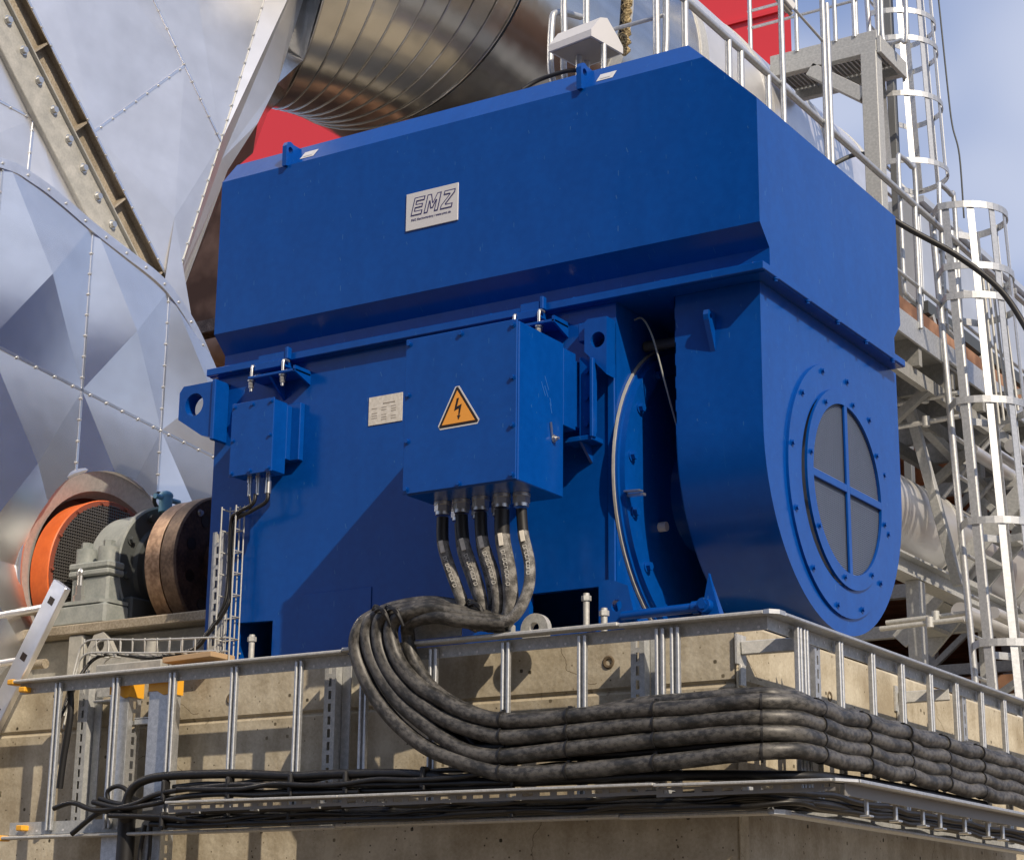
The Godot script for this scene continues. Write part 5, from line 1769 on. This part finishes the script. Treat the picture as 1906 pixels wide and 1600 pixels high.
	for k in 7:
		b2 = SB.new()
		var z := 0.12 - k * 0.24 - 0.03 * (k % 3)
		b2.cyl(Vector3(3.20, yc - 0.115, z), Vector3(3.20, yc - 0.045, z), 0.009, 8)
		b2.cyl(Vector3(3.20, yc - 0.062, z), Vector3(3.20, yc - 0.047, z), 0.022, 6, -1.0, true)
		b2.box(Vector3(3.18, yc - 0.124, z - 0.018), Vector3(3.22, yc - 0.1155, z + 0.018), 0.003)
		obj("hanger_stud", b2, M.zinc, t)

# ---------------------------------------------------------------- cables
# a point on the ladder's face: s runs along x, turns the corner, then along -z
func face(s: float, y: float, off: float) -> Vector3:
	var x1 := 2.87; var rad := 0.10 + off - 0.02
	var z0 := 0.30
	if s <= x1: return Vector3(s, y, z0 + off)
	var arc := rad * PI * 0.5
	if s < x1 + arc:
		var a := (s - x1) / rad
		return Vector3(x1 + rad * sin(a), y, z0 + off - rad + rad * cos(a))
	return Vector3(x1 + rad, y, z0 + off - rad - (s - x1 - arc))

func cable_run(label: String, pts: Array, r: float, m: Material, cat := "cable", grp := "") -> Node:
	var b := SB.new()
	b.uv_on = m == M.cable
	b.tube(spline(pts, 7), r, 16, m != M.cable)
	var o := obj("power_cable" if r > 0.02 else "control_cable", b, m)
	tag(o, label, cat, grp)
	return o

func cables() -> void:
	var rng := RandomNumberGenerator.new()
	rng.seed = 4
	var r := 0.030
	# tray heights of the five outer cables along the run, with a sag between ties
	var runs := {
		"a": [[1.188, -1.377], [1.177, -1.442], [1.207, -1.530], [1.277, -1.642], [1.394, -1.761], [1.543, -1.861], [1.733, -1.928], [1.856, -1.963], [1.976, -1.972], [2.169, -1.970], [2.430, -1.960], [2.645, -1.951]],
		"b": [[1.226, -1.372], [1.239, -1.455], [1.287, -1.545], [1.376, -1.658], [1.491, -1.748], [1.638, -1.842], [1.736, -1.884], [1.842, -1.902], [1.963, -1.900], [2.186, -1.887], [2.420, -1.878], [2.636, -1.870]],
		"c": [[1.282, -1.385], [1.297, -1.465], [1.347, -1.556], [1.437, -1.648], [1.507, -1.694], [1.636, -1.765], [1.841, -1.827], [1.999, -1.833], [2.156, -1.828], [2.420, -1.819], [2.636, -1.821]],
		"d": [[1.342, -1.390], [1.354, -1.450], [1.398, -1.532], [1.487, -1.616], [1.599, -1.680], [1.716, -1.735], [1.857, -1.768], [2.025, -1.777], [2.195, -1.771], [2.421, -1.766], [2.637, -1.770]],
		"e": [[1.385, -1.401], [1.400, -1.475], [1.446, -1.550], [1.52, -1.63], [1.64, -1.70], [1.80, -1.755], [2.05, -1.775], [2.25, -1.755], [2.45, -1.735], [2.64, -1.733]]}
	var ends := {"a": -1.926, "b": -1.874, "c": -1.820, "d": -1.764, "e": -1.735}
	var words := {
		"a": "outermost thick black cable of the loop, lowest of the five on the ladder",
		"b": "second thick black cable from the outside of the loop",
		"c": "middle thick black cable of the loop over the ladder rail",
		"d": "fourth thick black cable from the outside of the loop",
		"e": "innermost black cable of the loop, hidden behind its neighbour lower down"}
	var offs := {"a": 0.085, "b": 0.080, "c": 0.080, "d": 0.080, "e": 0.022}
	# tops of the loop lying on the plinth edge, from the gland side
	var tops := {
		"a": [Vector3(1.75, -1.335, 0.20), Vector3(1.60, -1.300, 0.22), Vector3(1.45, -1.268, 0.25), Vector3(1.32, -1.285, 0.31), Vector3(1.22, -1.330, 0.365)],
		"b": [Vector3(1.78, -1.350, 0.24), Vector3(1.60, -1.300, 0.27), Vector3(1.46, -1.277, 0.30), Vector3(1.34, -1.292, 0.345), Vector3(1.265, -1.325, 0.375)],
		"c": [Vector3(1.80, -1.368, 0.27), Vector3(1.62, -1.330, 0.31), Vector3(1.50, -1.300, 0.34), Vector3(1.38, -1.310, 0.37), Vector3(1.305, -1.335, 0.385)],
		"d": [Vector3(1.82, -1.385, 0.30), Vector3(1.64, -1.345, 0.34), Vector3(1.53, -1.318, 0.37), Vector3(1.43, -1.325, 0.385), Vector3(1.365, -1.348, 0.385)],
		"e": [Vector3(1.84, -1.395, 0.31), Vector3(1.66, -1.372, 0.355), Vector3(1.56, -1.350, 0.37), Vector3(1.46, -1.350, 0.365), Vector3(1.405, -1.368, 0.35)]}
	var keys := ["a", "b", "c", "d", "e"]
	var held := {}
	for i in 5:
		var k: String = keys[i]
		var pts := []
		for p in tops[k]: pts.append(p)
		var bow: float = offs[k]
		for p in runs[k]:
			pts.append(face(p[0], p[1], bow))
		var s := 2.80
		var yl: float = runs[k][-1][1]
		while s < 6.2:
			var f := clampf((s - 2.7) / 0.45, 0.0, 1.0)
			var y: float = lerpf(yl, ends[k], f)
			var ph := fposmod(s - 3.23, 0.42) / 0.42
			var sag := (-0.012 + rng.randf_range(-0.004, 0.004)) * sin(PI * ph) if s > 3.1 else 0.0
			pts.append(face(s, y + 0.004 + sag, bow + rng.randf_range(-0.004, 0.004)))
			s += 0.105 if s > 3.1 else 0.13
		held[k] = cable_run(words[k], pts, r if k != "e" else 0.028, M.cable)
	# second layer behind the outer one
	var lab2 := ["thick black cable lying behind the top run, next above the ladder rungs", "thick black cable tucked behind and below the third run", "thick black cable tucked behind and below the lowest run"]
	for i in 3:
		var y0: float = [-1.80, -1.855, -1.905][i]
		var pts := []
		var s := 1.55 + 0.12 * i
		pts.append(face(s - 0.18, y0 + 0.16, 0.02)); pts.append(face(s - 0.07, y0 + 0.05, 0.02))
		while s < 6.0:
			pts.append(face(s, y0 + 0.006 * sin(s * 9.0 + i), 0.024))
			s += 0.2
		cable_run(lab2[i], pts, 0.026, M.cable_thin)
	# drops from the glands
	var lab3 := ["leftmost dusty cable dropping from the terminal box", "second dusty cable from the left in the front row of drops", "third dusty cable from the left in the front row of drops", "thickest dusty cable below the largest gland", "rightmost dusty cable curving back left to the plinth", "short dusty cable behind the leftmost drop", "short dusty cable behind the second drop", "short dusty cable behind the third drop"]
	var drop := [
		[Vector3(1.550, -1.06, 0.328), Vector3(1.592, -1.19, 0.315), Vector3(1.618, -1.29, 0.285), Vector3(1.60, -1.345, 0.262), Vector3(1.50, -1.345, 0.235)],
		[Vector3(1.645, -1.06, 0.323), Vector3(1.690, -1.19, 0.31), Vector3(1.708, -1.30, 0.285), Vector3(1.68, -1.365, 0.262), Vector3(1.56, -1.345, 0.245)],
		[Vector3(1.732, -1.06, 0.323), Vector3(1.775, -1.19, 0.31), Vector3(1.785, -1.31, 0.285), Vector3(1.735, -1.365, 0.265), Vector3(1.62, -1.345, 0.26)],
		[Vector3(1.825, -1.06, 0.323), Vector3(1.848, -1.20, 0.31), Vector3(1.840, -1.33, 0.285), Vector3(1.79, -1.385, 0.27), Vector3(1.66, -1.365, 0.28)],
		[Vector3(1.905, -1.05, 0.298), Vector3(1.935, -1.17, 0.30), Vector3(1.930, -1.28, 0.31), Vector3(1.86, -1.375, 0.315), Vector3(1.70, -1.392, 0.318)],
		[Vector3(1.560, -1.06, 0.208), Vector3(1.610, -1.19, 0.205), Vector3(1.640, -1.30, 0.19), Vector3(1.60, -1.38, 0.19)],
		[Vector3(1.650, -1.06, 0.203), Vector3(1.690, -1.19, 0.20), Vector3(1.700, -1.31, 0.19), Vector3(1.66, -1.385, 0.19)],
		[Vector3(1.745, -1.06, 0.203), Vector3(1.78, -1.19, 0.20), Vector3(1.765, -1.32, 0.19), Vector3(1.71, -1.388, 0.19)]]
	for i in 8:
		var g: Array = GLANDS[i]
		var pts := [Vector3(g[0], -0.945, g[1])]
		pts.append_array(drop[i])
		var rr: float = [0.024, 0.025, 0.025, 0.030, 0.022, 0.021, 0.021, 0.021][i]
		var sp := spline(pts, 8)
		# upper part clean black, lower part dusty: two parts of one cable
		var t := thing("drop_cable", lab3[i], "cable")
		var b := SB.new()
		b.tube(sp.slice(0, 8), rr, 12)
		obj("clean_jacket", b, M.black, t)
		b = SB.new()
		b.tube(sp.slice(7), rr, 12)
		obj("dusty_jacket", b, M.cable_dusty, t)
		# cream tag and printed marks on the side that faces out
		if i < 5 or i == 6:
			b = SB.new()
			var p: Vector3 = sp[7]; var q: Vector3 = sp[10]
			var side := Vector3(0.25, 0, 0.97)
			b.bar(p + side * (rr + 0.003), q + side * (rr + 0.003), 0.018, 0.004, side, 0.001)
			obj("name_tag", b, M.cream, t)
			b = SB.new()
			for k in 9:
				var a: Vector3 = sp[11].lerp(sp[19], k / 9.0); var idx := 11 + int(k * 8.0 / 9.0)
				a = sp[idx].lerp(sp[mini(idx + 1, sp.size() - 1)], fmod(k * 8.0 / 9.0, 1.0))
				var c: Vector3 = a + side * (rr + 0.0012)
				var dd: Vector3 = (sp[mini(idx + 1, sp.size() - 1)] - sp[idx]).normalized()
				var acr := dd.cross(side).normalized()
				b.bar(c - acr * 0.007, c + acr * 0.007, 0.0025, 0.0012, side)
				b.bar(c - acr * 0.007, c - acr * 0.007 + dd * 0.010, 0.0025, 0.0012, side)
				if k % 3 != 1: b.bar(c + acr * 0.007, c + acr * 0.005 + dd * 0.010, 0.0025, 0.0012, side)
				if k % 2 == 0: b.bar(c - acr * 0.006 + dd * 0.010, c + acr * 0.006 + dd * 0.010, 0.0025, 0.0012, side)
			obj("printed_marks", b, M.white_print, t)
	# cable ties
	var tie_i := 0
	for p in [[1.30, -1.345, 0.40], [1.36, -1.35, 0.40], [1.68, -1.34, 0.30]]:
		var b := SB.new()
		for k in 3:
			b.tube(spline([Vector3(p[0] - 0.05 + k * 0.015, p[1] + 0.035, p[2] - 0.02), Vector3(p[0] - 0.01, p[1] + 0.055 - k * 0.01, p[2] + 0.015), Vector3(p[0] + 0.04, p[1] + 0.02 + k * 0.006, p[2] + 0.025), Vector3(p[0] + 0.06, p[1] - 0.03, p[2] + 0.005)], 5), 0.007, 6)
		tag(obj("cable_tie", b, M.black), ["knotted black tie over the outer cables at the head of the loop", "knotted black tie over the inner cables at the head of the loop", "black tie binding the cables where they leave the drops"][tie_i], "cable tie")
		tie_i += 1
	for k in keys:
		for s in [1.87, 2.16, 2.52, 2.93, 3.23, 3.65, 4.07, 4.49, 4.91]:
			if k == "e": continue
			var y := 0.0
			var rn: Array = runs[k]
			if s < 2.64:
				for i in rn.size() - 1:
					if rn[i][0] <= s and rn[i + 1][0] >= s:
						y = lerpf(rn[i][1], rn[i + 1][1], (s - rn[i][0]) / (rn[i + 1][0] - rn[i][0]))
			else:
				y = lerpf(rn[-1][1], ends[k], clampf((s - 2.7) / 0.45, 0.0, 1.0))
			var c := face(s, y, offs[k])
			var d := (face(s + 0.01, y, offs[k]) - c).normalized()
			var b := SB.new()
			b.cyl(c - d * 0.004, c + d * 0.004, r + 0.0045, 14)
			var out := d.cross(Y) * -1.0
			b.obox(c + Y * (r + 0.004) + out * 0.008, d, Y, out, Vector3(0.012, 0.012, 0.014))
			obj("tie", b, M.black, held[k])
	# thinner bundles along the ladder
	var thin := [
		[[-0.046, -2.03], [-0.03, -1.97], [0.030, -1.925], [0.174, -1.905], [0.537, -1.910], [0.851, -1.932], [1.094, -1.934], [1.431, -1.948], [1.712, -1.988], [2.013, -1.996], [2.613, -2.000], [3.1, -2.005], [3.5, -1.985], [4.0, -1.975], [5.0, -1.972]],
		[[-0.45, -2.02], [-0.34, -2.00], [-0.2, -2.035], [0.0, -2.02], [0.178, -1.975], [0.522, -1.957], [0.70, -1.963], [0.853, -1.972], [1.122, -1.979], [1.5, -1.99], [1.9, -1.998]],
		[[-0.20, -1.985], [-0.05, -2.015], [0.181, -2.000], [0.35, -1.99], [0.524, -1.981], [0.70, -1.992], [0.854, -1.992], [1.15, -2.002], [1.5, -2.008], [1.9, -2.012]],
		[[-0.22, -2.00], [-0.06, -2.03], [0.12, -2.020], [0.30, -1.995], [0.52, -1.992], [0.69, -2.003], [0.86, -2.002], [1.2, -2.01]],
		[[-0.35, -2.13], [-0.20, -2.045], [-0.10, -2.05], [0.184, -2.085], [0.36, -2.075], [0.529, -2.067], [0.69, -2.082], [0.858, -2.071], [1.0, -2.085], [1.126, -2.079], [1.485, -2.088], [1.65, -2.092], [1.897, -2.079], [2.197, -2.085], [2.6, -2.088], [3.0, -2.09], [3.5, -2.08], [4.2, -2.08], [5.5, -2.075]],
		[[-0.12, -2.06], [0.188, -2.075], [0.36, -2.098], [0.532, -2.090], [0.69, -2.10], [0.860, -2.087], [1.127, -2.092], [1.3, -2.10], [1.535, -2.100], [1.897, -2.095], [2.3, -2.10], [2.7, -2.102], [3.1, -2.10], [3.6, -2.095], [4.4, -2.095], [5.5, -2.09]],
		[[0.10, -2.10], [0.34, -2.112], [0.532, -2.106], [0.69, -2.112], [0.860, -2.103], [1.127, -2.105], [1.535, -2.112], [1.897, -2.108], [2.3, -2.112], [2.8, -2.112], [3.3, -2.108], [4.0, -2.105], [5.5, -2.10]]]
	var lab4 := ["thicker black cable running on top of the thin bundle along the ladder", "thin black cable with a hooked end at the ladder's left end", "thin black cable second down in the upper thin bundle", "thin black cable lowest in the upper thin bundle", "thin black cable arching up from the ladder's left foot", "thin black cable in the middle of the lower bundle", "thin black cable lowest along the ladder's bottom rail"]
	for i in thin.size():
		var pts := []
		for p in thin[i]:
			pts.append(face(p[0], p[1], 0.045 + 0.018 * (i % 2)))
		cable_run(lab4[i], pts, 0.019 if i == 0 else 0.0115, M.cable_thin)
	var more := [[-1.945, 0.030, "thin black cable behind the top of the upper bundle"], [-1.968, 0.075, "thin black cable in front of the upper bundle"], [-2.072, 0.030, "thin black cable behind the top of the lower bundle"], [-2.092, 0.070, "thin black cable in front of the lower bundle"], [-2.110, 0.075, "thin black cable in front, lowest of the lower bundle"], [-2.068, 0.090, "thin black cable in front, topmost of the lower bundle"]]
	for m in more:
		var pts := []
		var s := 0.10 + rng.randf() * 0.3
		var stop: float = 5.6 if m[0] < -2.0 else 2.3
		while s < stop:
			pts.append(face(s, m[0] + rng.randf_range(-0.009, 0.009), m[1] + rng.randf_range(-0.006, 0.006)))
			s += 0.17
		cable_run(m[2], pts, 0.0105, M.cable_thin)
	for s in [0.18, 0.53, 0.855, 1.13, 1.5, 1.9]:
		for q in [[-1.965, 0.055], [-2.088, 0.04]]:
			var b := SB.new()
			var c := face(s, q[0], 0.052)
			b.obox(c, X, Y, Z, Vector3(0.022, q[1] + 0.03, 0.045), 0.008)
			b.obox(c + Vector3(0.012, -q[1] * 0.5 - 0.012, 0.022), X, Y, Z, Vector3(0.012, 0.02, 0.012), 0.003)
			tag(obj("cable_tie", b, M.black), "black tie gathering the thin cables on the ladder", "cable tie", "ties round the thin bundles")
	# black conduit going down between the capped channels
	var bb := SB.new()
	bb.tube(spline([Vector3(-0.045, -1.985, 0.31), Vector3(-0.075, -2.06, 0.30), Vector3(-0.085, -2.2, 0.29), Vector3(-0.09, -3.3, 0.29)], 6), 0.038, 14)
	tag(obj("conduit", bb, M.black), "fat black conduit dropping between the capped channels", "conduit")
	bb = SB.new()
	bb.tube(spline([Vector3(-0.16, -2.0, 0.33), Vector3(-0.165, -1.955, 0.335), Vector3(-0.11, -1.935, 0.335), Vector3(-0.06, -1.955, 0.33), Vector3(-0.055, -2.0, 0.32)], 6), 0.010, 8)
	tag(obj("control_cable", bb, M.black), "small black cable loop above the fat conduit", "cable")
	for i in 2:
		bb = SB.new()
		bb.tube(spline([Vector3(0.03 + 0.03 * i, -2.1, 0.30), Vector3(0.0 + 0.05 * i, -2.25, 0.29), Vector3(0.05 - 0.05 * i, -2.45, 0.29), Vector3(0.04 - 0.02 * i, -2.8, 0.29)], 6), 0.009, 8)
		tag(obj("control_cable", bb, M.black), ["thin black cable hanging right of the fat conduit, curving left", "thin black cable hanging right of the fat conduit, curving right"][i], "cable")

# ---------------------------------------------------------------- left end: ladder, basket tray, wires
func left_clutter() -> void:
	var b: SB
	# leaning aluminium ladder
	var t := thing("aluminium_ladder", "leaning aluminium ladder at the left edge in front of the plinth", "ladder")
	for k in 2:
		b = SB.new()
		var A := Vector3(-0.665 - k * 0.62, -0.985, 0.20 - k * 0.12); var B := Vector3(-1.62 - k * 0.62, -2.55, 0.20 - k * 0.12)
		var d := (B - A).normalized()
		var nrm := Vector3(0.854, -0.52, 0)
		b.bar(A, B, 0.035, 0.10, d.cross(Z), 0.004)
		obj("stile", b, M.alu, t)
		if k == 0:
			for i in 5:
				b = SB.new()
				var c := A + d * (0.10 + i * 0.28 if i > 0 else 0.09)
				b.obox(c + Z * 0.018, d, d.cross(Z), Z, Vector3(0.035, 0.035, 0.002), 0.0)
				obj("rung_end", b, M.sign_black, t)
	b = SB.new()
	for i in 5:
		var A := Vector3(-0.665, -0.985, 0.18); var d := (Vector3(-1.62, -2.55, 0.18) - A).normalized()
		var c := A + d * (0.10 + i * 0.28)
		b.cyl(c - Z * 0.01, c + Vector3(-0.62, 0, -0.12), 0.016, 10)
	obj("rungs", b, M.alu, t)
	# slotted strut and wire basket going up the motor's front
	t = thing("slotted_riser", "upright slotted strut against the motor's lower left corner", "strut")
	perforated_strut(t, "slotted_face", Vector3(0.115, -1.41, 0.03), X, Z, 0.062, 0.62, 0.05, M.galv_pale)
	t = thing("wire_basket", "upright wire basket tray beside the slotted strut at the motor", "cable tray")
	b = SB.new()
	for x in [0.165, 0.195, 0.222, 0.248]:
		b.cyl(Vector3(x, -1.40, 0.012), Vector3(x, -0.68, 0.012), 0.0035, 6)
	b.cyl(Vector3(0.165, -1.40, 0.07), Vector3(0.165, -0.69, 0.07), 0.0035, 6)
	b.cyl(Vector3(0.248, -1.40, 0.07), Vector3(0.248, -0.69, 0.07), 0.0035, 6)
	for k in 8:
		var y := -0.70 - k * 0.098
		b.tube([Vector3(0.165, y, 0.07), Vector3(0.165, y, 0.016), Vector3(0.248, y, 0.016), Vector3(0.248, y, 0.07)], 0.0035, 6)
	obj("wires", b, M.galv_pale, t)
	t = thing("wire_basket", "flat wire basket tray lying along the plinth's left top edge", "cable tray")
	b = SB.new()
	for q in [[0.02, -1.335], [0.10, -1.345], [0.10, -1.285], [0.02, -1.275], [-0.06, -1.335]]:
		b.tube(spline([Vector3(0.20, q[1] + 0.0, q[0]), Vector3(-0.2, q[1] + 0.02, q[0]), Vector3(-0.50, q[1] + 0.045, q[0]), Vector3(-0.60, q[1] + 0.035, q[0]), Vector3(-0.64, q[1] - 0.04, q[0]), Vector3(-0.645, q[1] - 0.3, q[0] + 0.05)], 5), 0.0045, 6)
	for k in 11:
		var x := 0.15 - k * 0.075
		var dy := 0.0 + 0.05 * k / 10.0
		b.tube([Vector3(x, -1.27 + dy, -0.06), Vector3(x, -1.345 + dy, -0.06), Vector3(x, -1.35 + dy, 0.10), Vector3(x, -1.28 + dy, 0.10)], 0.0045, 6)
	obj("wires", b, M.galv_pale, t)
	# cables in the baskets
	var specs := [
		["thin black sensor cable going down the wire basket to the plinth", [Vector3(0.36, -0.655, 0.075), Vector3(0.35, -0.70, 0.08), Vector3(0.26, -0.725, 0.07), Vector3(0.205, -0.76, 0.05), Vector3(0.20, -1.0, 0.045), Vector3(0.19, -1.15, 0.06), Vector3(0.08, -1.28, 0.06), Vector3(-0.02, -1.33, 0.05), Vector3(-0.25, -1.335, 0.04), Vector3(-0.5, -1.30, 0.04), Vector3(-0.60, -1.36, 0.08), Vector3(-0.62, -1.6, 0.2)], 0.009],
		["second black sensor cable bulging out right of the wire basket", [Vector3(0.43, -0.655, 0.075), Vector3(0.425, -0.70, 0.08), Vector3(0.33, -0.73, 0.07), Vector3(0.225, -0.77, 0.05), Vector3(0.222, -1.05, 0.05), Vector3(0.215, -1.15, 0.065), Vector3(0.12, -1.26, 0.07), Vector3(0.03, -1.32, 0.06), Vector3(-0.2, -1.34, 0.05)], 0.009],
		["thin grey sensor cable from the sensor box's left gland", [Vector3(0.325, -0.655, 0.075), Vector3(0.335, -0.71, 0.075), Vector3(0.30, -0.735, 0.06), Vector3(0.21, -0.75, 0.045)], 0.006]]
	for s in specs:
		b = SB.new()
		b.tube(spline(s[1], 7), s[2], 8)
		tag(obj("sensor_cable", b, M.cable_thin), s[0], "cable")
	b = SB.new()
	b.tube(spline([Vector3(-0.53, -1.46, 0.24), Vector3(-0.52, -1.6, 0.235), Vector3(-0.55, -1.8, 0.23), Vector3(-0.565, -1.92, 0.225)], 6), 0.016, 8)
	tag(obj("control_cable", b, M.black), "black cable hanging behind the ladder's leftmost rung", "cable")
	# grey box and cardboard under the basket
	b = SB.new()
	b.box(Vector3(-0.50, -1.42, -0.02), Vector3(-0.10, -1.36, 0.12), 0.006)
	tag(obj("junction_box", b, M.grey_pale), "small pale grey box lying under the flat wire basket", "box")
	b = SB.new()
	b.xf = Transform3D(Basis(Z, 0.03), Vector3(0.10, -1.375, 0.10))
	b.box(Vector3(-0.14, -0.012, -0.08), Vector3(0.14, 0.012, 0.08), 0.002)
	tag(obj("cardboard", b, M.card), "scrap of brown cardboard on the plinth edge by the motor", "cardboard")
	# handrails at the far left
	t = thing("handrail", "pale tube handrail with a rusty post at the left edge", "railing")
	for y in [-0.995, -1.265]:
		b = SB.new()
		b.cyl(Vector3(-2.4, y - 0.0, -0.2), Vector3(-1.15, y, -0.2), 0.024, 12)
		obj("tube_rail", b, M.tan_steel, t)
	b = SB.new()
	b.box(Vector3(-1.455, -2.6, -0.23), Vector3(-1.40, -1.0, -0.18), 0.004)
	obj("rusty_post", b, M.rust, t)
	# anchor bolts and washer plate on the plinth by the motor's feet
	for p in [[0.34, 0.03, 0.11, "anchor bolt standing in the motor's left foot opening"], [2.03, 0.03, 0.14, "tall anchor bolt standing in the motor's right foot opening"], [2.15, 0.10, 0.06, "stub anchor beside the motor's right foot"]]:
		b = SB.new()
		b.cyl(Vector3(p[0], -1.415, p[1]), Vector3(p[0], -1.415 + p[2] + 0.03, p[1]), 0.013, 10)
		b.cyl(Vector3(p[0], -1.415 + p[2], p[1]), Vector3(p[0], -1.395 + p[2], p[1]), 0.02, 6, -1.0, true)
		tag(obj("anchor_bolt", b, M.galv_pale), p[3], "bolt")
	b = SB.new()
	b.plate(circle(Vector2(1.895, -1.40), 0.062, 24), Vector3(0, 0, 0.20), X, Y, Z, 0.03, circle(Vector2(1.895, -1.395), 0.022, 16))
	b.box(Vector3(1.72, -1.415, 0.18), Vector3(1.80, -1.375, 0.22), 0.004)
	tag(obj("washer_plate", b, M.galv_pale), "round pale washer plate on the plinth in front of the right foot", "plate")
	b = SB.new()
	b.box(Vector3(1.36, -1.412, 0.26), Vector3(1.60, -1.35, 0.266), 0.001)
	b.box(Vector3(1.36, -1.352, 0.20), Vector3(1.60, -1.347, 0.259))
	tag(obj("slotted_angle", b, M.galv_pale), "pale slotted angle under the cables on the plinth edge", "bracket")
